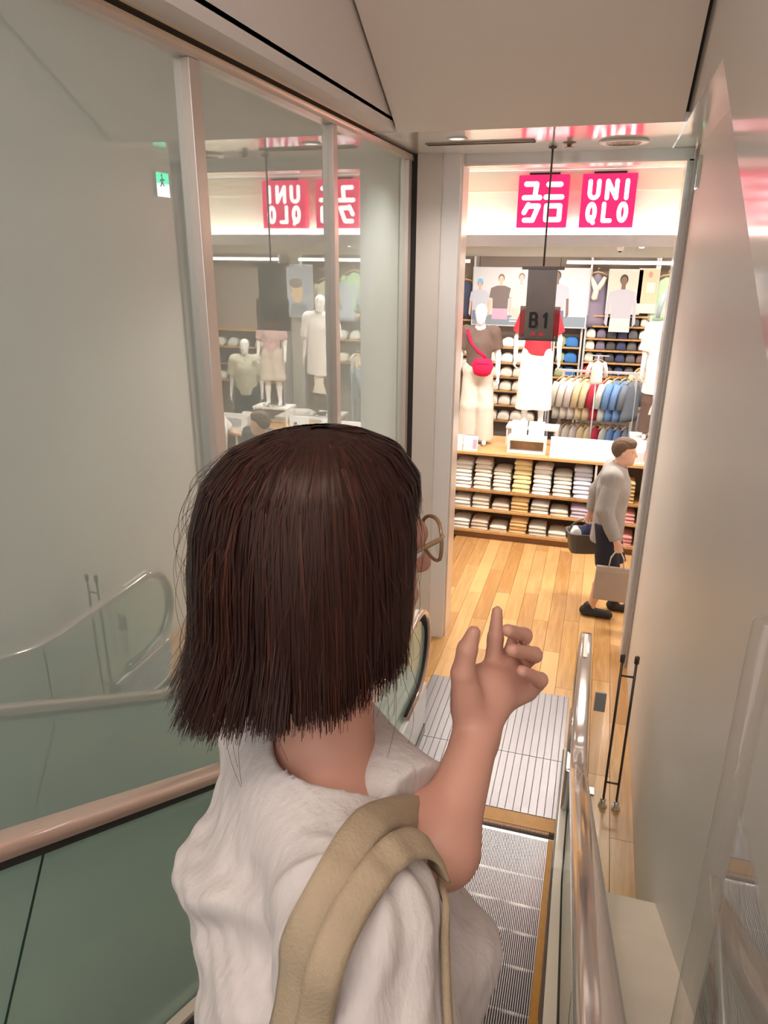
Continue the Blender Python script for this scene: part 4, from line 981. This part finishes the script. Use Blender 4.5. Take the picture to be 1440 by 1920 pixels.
q = B(1252, 512); hanging('hanging_blouse', 'pale green blouse hung above the knit stacks', 'blouse', q[0]+.02, YB+.05, q[1]-.06, .1, cloth('pale green', (.50, .72, .46)), GB, True, None, 1.0)
q = B(878, 530); hanging('hanging_jacket', 'navy jacket hung left of the large poster', 'jacket', q[0]-.05, YB+.05, q[1]+.02, .1, cloth('deep navy', (.08, .09, .15)), GB, True, None, .9)
q = at_y(1195, 700, 10.9); hanging('hanging_shirt', 'khaki yellow shirt hanging between rack and white shirt mannequin', 'shirt', q[0]+.06, 11.2, q[2]-.0, .9, cloth('khaki yellow', (.66, .56, .36)), GB, True, None, 1.0)
for i, (c, n) in enumerate((((.50, .56, .66), 'pale blue shirt'), ((.72, .58, .44), 'sand shirt'))):
    hanging('hanging_shirt', f'{n} hung on wall behind white shirt mannequin', 'shirt', 1.05+.32*i-.02, YB+.05, 3.05, .1, cloth(n, c), GB, True, None, 1.05)
# small ceiling camera and spotlight
q = at_y(1163, 466, 9.6); t = thing('dome_camera', 'small white security camera on the store ceiling', 'camera', (q[0], q[1], q[2]))
MB().lathe([(.006, -.035), (.03, -.025), (.04, 0), (.04, .03), (.015, .04), (.015, 3.75-q[2])], 16).build('housing', M_white, t, True)
MB().lathe([(.004, -.045), (.02, -.04), (.024, -.022)], 14).build('lens', mat('camera lens', (.02, .02, .025), .1), t, True)
q = at_y(1203, 465, 10.2); t = thing('spotlight', 'small lit spotlight on the store ceiling beside camera', 'spotlight', (q[0], q[1], q[2]))
MB().lathe([(.03, 0), (.035, .02), (.035, .08), (.01, .09), (.01, 3.75-q[2])], 14).build('can', M_white, t, True)
MB().lathe([(.028, -.002), (.028, .002)], 14).build('lamp', mat('spot lamp', (1, 1, 1), .5, emit=(1, .95, .85), estr=6), t)
# ------------------------------------------------------------------ people in the store
M_skin = mat('warm skin', (.50, .25, .18), .5, sss=.08, var=.04, vscale=25)
M_skin2 = mat('fair skin', (.72, .42, .30), .5, sss=.05, var=.03, vscale=25)
M_eye = mat('eye white', (.75, .72, .70), .2); M_iris = mat('dark iris', (.03, .02, .015), .15)
def uv_ball(c, r, n=10): return MB().lathe([(max(r*math.sin(a), .0004), -r*math.cos(a)) for a in np.linspace(0, math.pi, 7)], n, c)
def add_eyes(J, parent, s):
    hf = J.get('hf', J['f']); hl = np.cross(ZU, hf)
    for g in (-1, 1):
        c = J['head']+s*(hf*.073+hl*g*.030+ZU*.003)
        e = uv_ball(c, .0125*s).build('eye', M_eye, parent, True); uv_ball(c+hf*.0085*s, .0055*s, 8).build('iris', M_iris, e, True)
def hair_cap(J, s, material, parent, grow=.012, back=-.06, name='hair'):
    hf = J.get('hf', J['f']); hl = np.cross(ZU, hf); ax = np.array([hf, hl, ZU]); c = J['head']
    P = [ell(c+s*(hf*-.014+ZU*.034), (V(.098, .076, .098)+grow)*s, ax, .02), ell(c+s*(hf*.045+ZU*.085), V(.05, .055, .035)*s, ax, .03)]
    def fn(Q):
        q = Q-c; d = ev(P, Q)+.0012*np.sin(260*(q@hl)+40*(q@hf))
        x = q@hf; z = q[:, 2]
        cut = np.maximum(.045*s-z-np.maximum(0, (-x+.02))*1.25, back*s-z)      # keep above the hairline that falls towards the nape
        return np.maximum(d, cut)
    lo, hi = bounds(P); return link(name, polygonize(fn, lo, hi, .006, name), material, parent)
def shoe(J, g, material, parent, s):
    f = J.get('ff'+g, J['f'])
    a = J['an'+g]; base = V(a[0], a[1], J['o'][2]); P = [cap(base-f*.055*s+ZU*.05*s, base+f*.17*s+ZU*.035*s, .048*s, .040*s, .03), cap(base-f*.02*s+ZU*.10*s, base-f*.02*s+ZU*.06*s, .046*s, .05*s, .03)]
    lo, hi = bounds(P); z0 = J['o'][2]
    return link('shoe', polygonize(lambda Q: np.maximum(ev(P, Q), z0+.001-Q[:, 2]), lo, hi, .008, 'shoe'), material, parent)
def to_base(root, o):
    """move the origin of a body mesh to the ground point it stands on, keeping children in place"""
    o = V(*o); root.data.transform(Matrix.Translation(Vector(-o))); root.location = Vector(o)
    for c in root.children: c.data.transform(Matrix.Translation(Vector(-o)));
    for c in root.children:
        for d in c.children: d.data.transform(Matrix.Translation(Vector(-o)))
# --- walking shopper
s = 1.06
o = V(.24, 7.02, 0)
J = skeleton(o, V(1, -.05, 0), s, head=(.075, 0, 1.625), neck=(.03, 0, 1.47), chest=(.02, 0, 1.28),
             elR=(-.03, -.25, 1.13), wrR=(.10, -.27, .86), elL=(-.13, .27, 1.16), wrL=(-.17, .29, .93),
             knR=(.05, -.09, .50), anR=(-.06, -.10, .08), toR=(.12, -.10, .03), knL=(.10, .09, .50), anL=(.18, .10, .10), toL=(.36, .10, .03))
J['hdR'] = V(.35, 0, -1); J['thR'] = J['f']; J['hdL'] = V(-.25, 0, -1)
man = person_mesh('person', body_prims(J, curl=42), .010, M_skin2)
C_sweat = cloth('grey sweatshirt cloth', (.36, .335, .325)); C_short = cloth('dark navy shorts cloth', (.035, .035, .05))
garment('sweatshirt', shirt_fn(J, hem=.80, frac=1.93, inf=.042, sl=(.088, .075), neckr=.065, amp=.003, seed=2.2, flare=.012), .012, C_sweat, man)
MB().tube([J['neck']+V(.055*math.cos(a)+.01, .06*math.sin(a), -.01+.02*math.cos(a)*-1) for a in np.linspace(0, 2*math.pi, 15)], .013, 6).build('collar', cloth('grey collar', (.36, .35, .35)), man, True)
garment('shorts', pants_fn(J, waist=1.02, hem=.57, wtop=.11, wbot=.115), .012, C_short, man)
hair_cap(J, s, mat('short brown hair', (.13, .075, .045), .6, var=.2, vscale=60, bump=.4, bscale=200), man, .007)
add_eyes(J, man, s)
for g in 'LR': shoe(J, g, mat('black shoe', (.02, .02, .022), .5), man, s)
to_base(man, o); tag(man, 'person in grey sweatshirt and dark shorts walking with shopping', 'person')
hand_R = J['wrR']+nrm(J['hdR'])*.085*s
bg = thing('carrier_bag', 'flat taupe carrier bag held by the walking shopper', 'bag', (hand_R[0]+.0, hand_R[1]-.01, hand_R[2]-.52))
M_taupe = mat('taupe paper', (.42, .33, .27), .7, var=.03)
bb = MB().loft([[(x*w_, y*d_, z) for x, y in ((-.5, -.5), (.5, -.5), (.5, .5), (-.5, .5))] for z, w_, d_ in ((0, .37, .09), (.02, .38, .10), (.30, .37, .07), (.345, .365, .035))])
bevel(bb.build('bag_body', M_taupe, bg), .006)
for yy in (-.02, .02): MB().tube([(-.07, yy, .34), (-.06, yy*.8, .44), (-.02, yy*.3, .515), (.02, yy*.3, .515), (.06, yy*.8, .44), (.07, yy, .34)], .005, 6).build('handle', mat('pale cord', (.62, .55, .48), .7), bg, True)
hand_L = J['wrL']+nrm(J['hdL'])*.085*s
bk = thing('shopping_basket', 'dark grey shopping basket with clothes behind the walking shopper', 'basket', (hand_L[0]-.02, hand_L[1], hand_L[2]-.36), .25)
M_bask = mat('dark grey plastic', (.10, .09, .085), .5)
bkm = MB(); n = 16
def brim(w_, d_): return [(w_*(1 if math.cos(a) > 0 else -1)*abs(math.cos(a))**.5, d_*(1 if math.sin(a) > 0 else -1)*abs(math.sin(a))**.5) for a in np.linspace(0, 2*math.pi, n+1)[:-1]]
bkm.loft([[(x, y, z) for x, y in brim(w_, d_)] for z, w_, d_ in ((0, .14, .10), (.21, .18, .13), (.225, .19, .14), (.225, .172, .122), (.012, .132, .092))], True)
bkm.build('basket_body', M_bask, bk)
for s_ in (-1, 1): MB().tube([(-.17, s_*.02, .21), (-.12, s_*.012, .31), (0, s_*.008, .365), (.12, s_*.012, .31), (.17, s_*.02, .21)], .006, 6).build('handle', M_bask, bk, True)
for nm, c, lab, (dx, dy), sc in (('folded_garment', 'navy', 'navy garment bundled in the shopping basket', (.05, .0), (.9, .55, 2.6)), ('folded_garment', 'white', 'white garment bundled in the shopping basket', (-.10, 0), (.55, .55, 2.2))):
    g_ = link(nm, FM[0], M_shirt[c]); g_.scale = sc
    ca, sa = math.cos(.25), math.sin(.25); g_.location = (bk.location[0]+dx*ca-(dy-.08)*sa, bk.location[1]+dx*sa+(dy-.08)*ca, bk.location[2]+.14); g_.rotation_euler = (0, 0, .25)
    tag(g_, lab, 'garment')
# --- shoppers seen only in the glass
def shopper(o, f, label, topc, botc, hairc, s=.97, longhair=False, **ov):
    J = skeleton(o, f, s, **ov)
    p = person_mesh('person', body_prims(J, curl=35), .012, M_skin2)
    garment('shirt', shirt_fn(J, hem=.86*s, frac=.8, inf=.04, sl=(.09, .09), neckr=.066, amp=.003, seed=3.3), .014, topc, p)
    garment('trousers', pants_fn(J, waist=1.02*s, hem=.08, wtop=.105, wbot=.09), .014, botc, p)
    hair_cap(J, s, hairc, p, .02 if longhair else .012, -.11 if longhair else -.06)
    add_eyes(J, p, s)
    for g in 'LR': shoe(J, g, mat('black shoe', (.02, .02, .022), .5), p, s)
    to_base(p, o); return tag(p, label, 'person')
M_dhair = mat('dark hair', (.02, .016, .015), .4, var=.2, vscale=80, bump=.3, bscale=250)
shopper((1.52, 8.12, 0), V(-.9, .45, 0), 'person in white shirt reaching over the counter', C_wh, cloth('black trousers', (.03, .03, .035)), M_dhair, 1.03, elR=(.18, -.26, 1.18), wrR=(.38, -.16, 1.14))
shopper((.95, 8.25, 0), V(-.1, 1, 0), 'person with long dark hair in dark top before the counter', cloth('dark green top', (.07, .08, .075)), cloth('black trousers', (.03, .03, .035)), M_dhair, .90, True)

# ------------------------------------------------------------------ the woman on the escalator
RH = nrm(V(CX[0], CX[1], 0)); FH = nrm(V(CZ[0], CZ[1], 0))
th = math.radians(64); wf = RH*math.sin(th)+FH*math.cos(th); wl = np.cross(ZU, wf)
s = .95; o = V(-.235, .47, 1.60)
J = skeleton(o, wf, s)
J['neck'] = PX(618, 1425, .775); HAIRC = PX(606, 1040, .745); J['head'] = HAIRC+wf*.016; J['hf'] = wf
nk = J['neck']
J['chest'] = nk-ZU*.22-wf*.0; J['pelvis'] = V(*(o+(0, .02, .93)))
J['shR'] = nk-wl*.15-ZU*.035-wf*.04; J['shL'] = nk+wl*.155-ZU*.035-wf*.01
J['elL'] = PX(826, 1590, .735); J['wrL'] = PX(892, 1385, .80)
J['elR'] = J['shR']-wl*.035-wf*.0-ZU*.265; J['wrR'] = J['elR']+wf*.10-wl*.01-ZU*.21
# body: standard limbs but the raised left hand is posed finger by finger
P = body_prims(J, hands=False)
hd, hn, ht = -CY*1.0, -CZ, -CX
def HP(u, v, d): return PX(u, v, d)
W0 = J['wrL']
K = .004
P += [cap(W0, HP(908, 1305, .815), .0235, .034, .012, CZ, .55), cap(HP(888, 1300, .815), HP(945, 1262, .832), .024, .022, .012, CZ, .6), cap(HP(912, 1315, .815), HP(985, 1290, .84), .022, .017, .012, CZ, .6)]
P += [cap(HP(880, 1328, .80), HP(868, 1262, .782), .0205, .0135, .010, CZ, .85), cap(HP(868, 1262, .782), HP(876, 1218, .775), .0125, .0112, K), cap(HP(876, 1218, .775), HP(888, 1186, .772), .0110, .0078, K)]     # thumb
P += [cap(HP(924, 1262, .83), HP(929, 1196, .83), .0115, .0094, .006), cap(HP(929, 1196, .83), HP(932, 1146, .835), .0092, .0064, K)]                                        # index
P += [cap(HP(944, 1256, .838), HP(968, 1200, .85), .0105, .0095, .006), cap(HP(968, 1200, .85), HP(983, 1192, .825), .0095, .0092, K), cap(HP(983, 1192, .825), HP(952, 1182, .792), .0090, .0074, K)]   # middle
P += [cap(HP(960, 1268, .84), HP(992, 1232, .85), .0105, .0095, .006), cap(HP(992, 1232, .85), HP(1002, 1228, .825), .0095, .0092, K), cap(HP(1002, 1228, .825), HP(960, 1219, .788), .0090, .0076, K)]    # ring
P += [cap(HP(978, 1288, .84), HP(1008, 1280, .845), .0100, .0090, .006), cap(HP(1008, 1280, .845), HP(1013, 1275, .822), .0090, .0088, K), cap(HP(1013, 1275, .822), HP(978, 1258, .792), .0084, .0068, K)]      # little
P += hand_prims(J['wrR'], nrm(J['wrR']-J['elR']), wl, wf, s, 30)
woman = person_mesh('person', P, .0036, M_skin)
M_shirtw = mat('off white crinkled cotton', (.54, .475, .45), .8, spec=.2, var=.03, vscale=18, bump=.75, bscale=34, stretch=(2.6, 2.6, .35))
# blouse
def blouse():
    f, l = wf, wl
    ch = J['chest']; pv = J['pelvis']
    T = [cap(pv+ZU*.0, ch, .175, .155, .06, f, .86), cap(J['shL']-l*.005, J['shR']+l*.005, .066, .066, .07), cap(ch, nk-ZU*.06, .145, .080, .07, f, .95),
         cap(ch+f*.09-ZU*.06+l*.06, ch+f*.09-ZU*.06-l*.06, .075, .075, .08), cap(ch-f*.06+ZU*.05+l*.07, ch-f*.06+ZU*.05-l*.07, .085, .085, .08)]
    sR0 = J['shR']-l*.012; slR = [cap(sR0, J['elR']-l*.012, .074, .098, .03)]; eR = J['elR']-ZU*.02; dR = nrm(J['elR']-J['shR'])
    eL = J['shL']+(J['elL']-J['shL'])*.84; slL = [cap(J['shL'], eL, .080, .070, .03)]; dL = nrm(J['elL']-J['shL'])
    neck = [cap(nk-ZU*.0+f*.022-l*.008, nk+ZU*.25+f*.03, .080, .11, .01), cap(nk+f*.03-l*.015, nk+f*.10-ZU*.035-l*.02, .055, .025, .03)]
    def fn(Q):
        x = Q@l; y = Q@f; z = Q[:, 2]
        w_ = np.sin(31*x+17*z+2.2*np.sin(13*z+5*y))+.8*np.sin(41*y-23*z+2*np.sin(17*x))+.5*np.sin(55*z+33*y+3*np.sin(21*x+9*z))
        fine = np.sin(150*x+40*y+6*np.sin(24*z+11*y))+np.sin(170*y-60*x+5*np.sin(31*z))
        d = np.maximum(ev(T, Q)+.0072*w_*np.clip((nk[2]-.02-z)/.06, 0, 1), -ev(neck, Q))
        d = smin(d, np.maximum(ev(slL, Q)+.003*w_, (Q-eL)@dL), .02)
        q = Q-sR0; ax_ = nrm(J['elR']-J['shR']); tz = q@ax_
        ang = np.arctan2(q@f, -(q@l))
        gath = np.sin(9*ang+4*np.sin(14*tz))*np.clip(1-tz/.22, .25, 1)
        d = smin(d, np.maximum(ev(slR, Q)+.0045*gath+.003*w_, (Q-eR)@dR), .012)
        d = d+.0010*fine*np.clip((nk[2]-.02-z)/.05, 0, 1)
        return np.maximum(d, 2.32-z)
    return fn, bounds(T+slR+slL, .05)
BF = blouse()
bl = garment('blouse', BF, .0048, M_shirtw, woman)
sm = bl.modifiers.new('soften', 'SMOOTH'); sm.factor = .5; sm.iterations = 4
garment('trousers', pants_fn(J, waist=2.56, hem=1.66, wtop=.11, wbot=.12), .014, cloth('beige trousers', (.55, .47, .40)), woman)
for g in 'LR': shoe(J, g, mat('white shoe', (.75, .73, .72), .5), woman, s)
add_eyes(J, woman, 1.0)
# ------------------------------------------------------------------ hair: bob of tapering strands over a dark cap
Hc = HAIRC
HT = [(.1335, .010, .010, .010), (.129, .045, .055, .042), (.115, .075, .088, .070), (.088, .095, .114, .092), (.045, .098, .128, .103), (.0, .092, .134, .107), (-.05, .085, .137, .110), (-.10, .080, .142, .113), (-.14, .097, .148, .114), (-.19, .085, .146, .108)]
hz = np.array([t_[0] for t_ in HT])[::-1]; hf_ = np.array([t_[1] for t_ in HT])[::-1]; hb_ = np.array([t_[2] for t_ in HT])[::-1]; hw_ = np.array([t_[3] for t_ in HT])[::-1]
def hair_pt(phi, z, off=0.0):
    """phi 0 = face, +90 = her left"""
    a = np.where(np.cos(phi) > 0, np.interp(z, hz, hf_), np.interp(z, hz, hb_))+off; b = np.interp(z, hz, hw_)+off
    c, s_ = np.cos(phi), np.sin(phi); r = 1/np.sqrt((c/a)**2+(s_/b)**2)
    return Hc+np.outer(r*c, wf)+np.outer(r*s_, wl)+np.outer(z, ZU)
def bottom(phi):
    c = np.cos(phi)
    return np.where(c > 0, -.108+.012*c, -.108+.030*c)
# cap mesh
b = MB(); ph = np.linspace(0, 2*math.pi, 65)[:-1]
tt = np.linspace(0, 1, 24)
cap_r = []
for t_ in tt:
    zz = .132+(bottom(ph)+.007-.132)*t_**1.0
    zz = np.where((np.abs(np.arctan2(np.sin(ph), np.cos(ph))) < 1.02) & (zz < .062), .062, zz)
    cap_r.append([tuple(q) for q in hair_pt(ph, zz, -.004-.010*(t_ > .95))])
b.loft(cap_r, True)
M_hair = bpy.data.materials.new('dark brown hair'); M_hair.use_nodes = True
nt = M_hair.node_tree; pb_ = nt.nodes['Principled BSDF']; at = nt.nodes.new('ShaderNodeAttribute'); at.attribute_name = 'strand'
cr = nt.nodes.new('ShaderNodeValToRGB'); cr.color_ramp.elements[0].color = (.008, .004, .004, 1); cr.color_ramp.elements[1].color = (.080, .020, .011, 1)
e = cr.color_ramp.elements.new(.55); e.color = (.022, .006, .0045, 1)
nt.links.new(at.outputs['Fac'], cr.inputs[0]); nt.links.new(cr.outputs[0], pb_.inputs['Base Color'])
pb_.inputs['Roughness'].default_value = .40; pb_.inputs['Specular IOR Level'].default_value = .28; pb_.inputs['Specular Tint'].default_value = (1, .75, .62, 1)
# strands
def strands():
    vs, fs, cs = [], [], []
    NS, SEG = 9000, 15
    ncl = 420; clp = rng.uniform(-math.pi, math.pi, ncl); clc = rng.uniform(0, 1, ncl)
    side = 1.0
    for i in range(NS):
        c = rng.integers(ncl); phi_end = clp[c]+rng.normal(0, .035)
        phi_end = math.atan2(math.sin(phi_end), math.cos(phi_end))
        face = abs(phi_end) < .95
        if face and rng.random() < .55: phi_end = math.copysign(rng.uniform(.95, 1.35), phi_end); face = False
        zb = float(bottom(np.array([phi_end]))[0])+rng.normal(0, .0055)+.008*math.sin(5*phi_end+1)
        if face: zb = .055+rng.normal(0, .01)
        layer = rng.random()
        if layer < .25 and not face: zb += rng.uniform(.0, .05)
        zt = .1335-.010*rng.random()**2
        # strands leave a parting on top and sweep round
        t_ = np.linspace(0, 1, SEG)
        sw = rng.normal(0, .10)
        phi = phi_end+sw*(1-t_)**2+rng.normal(0, .012)*np.sin(4*t_+rng.uniform(0, 6))
        zz = zt+(zb-zt)*(1-np.cos(t_*math.pi/2))**.8 if False else zt+(zb-zt)*t_**1.35
        off = rng.uniform(-.002, .004)*np.minimum(1, t_*3)
        fl = max(0.0, -math.cos(phi_end))*rng.uniform(.0, .022)+rng.uniform(-.004, .006)
        off = off+fl*np.clip((t_-.78)/.22, 0, 1)**2-rng.uniform(.0, .03)*np.clip((t_-.82)/.18, 0, 1)**2*(math.cos(phi_end) > -.6)
        off = off+.0010*np.sin(t_*rng.uniform(4, 9)+rng.uniform(0, 6))
        pts = hair_pt(phi, zz, off)
        d = nrm(pts[-1]-Hc); wd = rng.uniform(.0009, .0026)
        n0 = pts-(Hc+np.outer(zz, ZU)); n0 /= np.linalg.norm(n0, axis=1)[:, None]+1e-6
        tg = np.gradient(pts, axis=0); tg /= np.linalg.norm(tg, axis=1)[:, None]+1e-9
        sd = np.cross(tg, n0); sd /= np.linalg.norm(sd, axis=1)[:, None]+1e-6
        ww = wd*np.clip(1.2-t_**4, .3, 1)[:, None]
        n_ = len(vs); tw = rng.normal(0, .25)
        sd = sd*math.cos(tw)+n0*math.sin(tw)*.5
        for p_, q_ in zip(pts-sd*ww/2, pts+sd*ww/2): vs.append(p_); vs.append(q_)
        for k_ in range(SEG-1): fs.append((n_+2*k_, n_+2*k_+1, n_+2*k_+3, n_+2*k_+2))
        cc = np.clip(.25+.5*clc[c]*rng.uniform(.4, 1.2), 0, 1); cs += [cc]*(2*SEG)
    # loose flyaway hairs
    for i in range(300):
        phi0 = rng.uniform(-math.pi, math.pi); t_ = np.linspace(0, 1, 12)
        z0 = rng.uniform(-.08, .118); z1 = z0-rng.uniform(.03, .12)
        if abs(phi0) < .95 and z1 < .06: continue
        zz = z0+(z1-z0)*t_; off = .004+rng.uniform(.002, .016)*np.sin(t_*math.pi*rng.uniform(.6, 1.1))
        pts = hair_pt(phi0+rng.normal(0, .09)*t_, zz, off); n_ = len(vs)
        sd = nrm(np.cross(pts[-1]-pts[0], CZ))*.00018
        for p_ in pts: vs.append(p_-sd); vs.append(p_+sd)
        for k_ in range(11): fs.append((n_+2*k_, n_+2*k_+1, n_+2*k_+3, n_+2*k_+2))
        cs += [.5]*24
    return np.array(vs), np.array(fs), np.array(cs)
sv, sf, sc_ = strands()
nb_ = len(b.v)
allv = np.concatenate([np.array(b.v), sv]); me = bpy.data.meshes.new('hair')
quads = [f_ for f_ in b.f]
me.from_pydata([tuple(v_) for v_ in allv], [], quads+[tuple(int(i_)+nb_ for i_ in f_) for f_ in sf])
at_ = me.attributes.new('strand', 'FLOAT', 'POINT'); at_.data.foreach_set('value', np.concatenate([np.full(nb_, .18), sc_]).astype(np.float32))
me.shade_smooth(); me.update()
hair = link('hair', me, M_hair, woman); hair['label'] = 'chin-length dark brown bob with reddish strands'
to_base(woman, o); tag(woman, 'person with brown bob in off white blouse raising one hand', 'person')
# ------------------------------------------------------------------ glasses
gl = thing('glasses', 'thin translucent brown framed glasses worn by person with brown bob', 'glasses', tuple(Hc+wf*.1+ZU*.0))
go = V(*gl.location)
M_gf = mat('translucent brown frame', (.36, .20, .09), .15, trans=.35, coat=.5)
for g in (-1, 1):
    c = wf*.012+wl*g*.034+ZU*.012
    ring = [c+wl*(.0265*math.cos(a))*1.0+ZU*.0235*math.sin(a)-wf*.010*(math.cos(a)*g)**2*(.6 if math.cos(a)*g > 0 else .1) for a in np.linspace(0, 2*math.pi, 25)]
    rm_ = MB().tube(ring, .0022, 6, False).build('rim', M_gf, gl, True)
    lens = MB(); lens.add([c]+ring[:-1], [(0, i_+1, (i_+1) % 24+1) for i_ in range(24)]); lens.build('lens', thin_glass('lens', (.96, .96, .95), .08), gl)
    MB().tube([c+wl*g*.026+ZU*.012-wf*.005, c+wl*g*.034+ZU*.013-wf*.012, wl*g*.076+ZU*.012-wf*.06, wl*g*.080+ZU*.002-wf*.115, wl*g*.078-ZU*.022-wf*.130], [.0026, .0026, .0020, .0020, .002], 6).build('temple', M_gf, gl, True)
MB().tube([wf*.014+wl*.0085+ZU*.016, wf*.018+ZU*.019, wf*.014-wl*.0085+ZU*.016], .0018, 6).build('bridge', M_gf, gl, True)
# ------------------------------------------------------------------ tote bag with straps over her right shoulder
M_strap = mat('olive tan canvas', (.34, .255, .165), .8, var=.06, vscale=40, bump=.3, bscale=300)
fnW = BF[0]
def on_blouse(u, v, off=.004):
    d_ = ray(u, v); d_ = d_/np.linalg.norm(d_); p_ = CAM+d_*.28
    for _ in range(160):
        v_ = float(fnW(p_[None])[0])-off; p_ = p_+d_*v_*.6
        if abs(v_) < .0005: break
    return p_
def grad(p_):
    e_ = .004; return nrm([float((fnW((p_+V(*a))[None])-fnW((p_-V(*a))[None]))[0]) for a in ((e_, 0, 0), (0, e_, 0), (0, 0, e_))])
tote_o = J['elR']-wl*.085-wf*.06-ZU*.62
tote = thing('tote_bag', 'olive tan canvas tote bag hung from the shoulder', 'bag', tuple(tote_o))
def nrmrows(a): return a/np.linalg.norm(a, axis=1)[:, None]
def strap(pix, wid, off, over=0):
    pts = [on_blouse(u, v, off) for u, v in pix]
    for i_ in range(over):          # carry the strap over the shoulder and down the front
        p_ = pts[-1]+wf*.022-ZU*(.006+.006*i_)
        for _ in range(12): p_ = p_-grad(p_)*(float(fnW(p_[None])[0])-off)*.7
        pts.append(p_)
    P_ = np.array(pts)
    # resample by length, smooth, and keep clear of the cloth over the whole width
    L_ = np.concatenate([[0], np.cumsum(np.linalg.norm(np.diff(P_, axis=0), axis=1))]); t1 = np.linspace(0, L_[-1], 64)
    R_ = np.stack([np.interp(t1, L_, P_[:, i_]) for i_ in range(3)], 1)
    for _ in range(40): R_[1:-1] = .25*R_[:-2]+.5*R_[1:-1]+.25*R_[2:]
    N_ = np.array([grad(p_) for p_ in R_])
    for _ in range(60): N_[1:-1] = .25*N_[:-2]+.5*N_[1:-1]+.25*N_[2:]
    for rep in range(5):
        lift = np.zeros(len(R_))
        for i_, p_ in enumerate(R_):
            tg_ = nrm(R_[min(i_+1, len(R_)-1)]-R_[max(i_-1, 0)]); sd_ = nrm(np.cross(tg_, N_[i_]))
            for e_ in (-.5, -.25, 0, .25, .5):
                lift[i_] = max(lift[i_], off-float(fnW((p_+sd_*wid*e_)[None])[0]))
        for _ in range(4): lift = np.maximum(lift, np.convolve(np.pad(lift, 1, 'edge'), (.25, .5, .25), 'valid'))
        R_ = R_+nrmrows(N_)*lift[:, None]
    return ribbon([p_-tote_o for p_ in R_], wid, list(N_), .003).build('strap', M_strap, tote, True)
strap([(520, 2010), (538, 1910), (562, 1800), (592, 1700), (640, 1610), (690, 1550), (735, 1522), (770, 1532)], .034, .006, 5)
strap([(570, 2010), (590, 1910), (612, 1800), (648, 1715), (696, 1640), (745, 1588), (785, 1572)], .028, .0105, 3)
fr_pts = [(822, 1600), (832, 1680), (836, 1780), (838, 1900), (838, 2010)]
strap([(815, 1590)]+fr_pts[1:], .009, .005)
bt = MB()
rings = []
for z, w_, d_ in ((0, .15, .045), (.03, .17, .06), (.26, .18, .05), (.31, .178, .03)):
    rings.append([tuple(wf*x*w_-wl*y*d_+ZU*z) for x, y in ((-1, -1), (-.5, -1.15), (.5, -1.15), (1, -1), (1, 1), (.5, 1.15), (-.5, 1.15), (-1, 1))])
bt.loft(rings).build('bag_body', M_strap, tote, True)
for fx in (-.07, .07):
    a = on_blouse(545 if fx < 0 else 838, 2010, .006)-tote_o; e_ = wf*fx*1.6+ZU*.30
    ribbon([a, a*.5+e_*.5-wl*.02, e_], .028, [-wl, -wl, -wl], .003).build('strap', M_strap, tote, True)
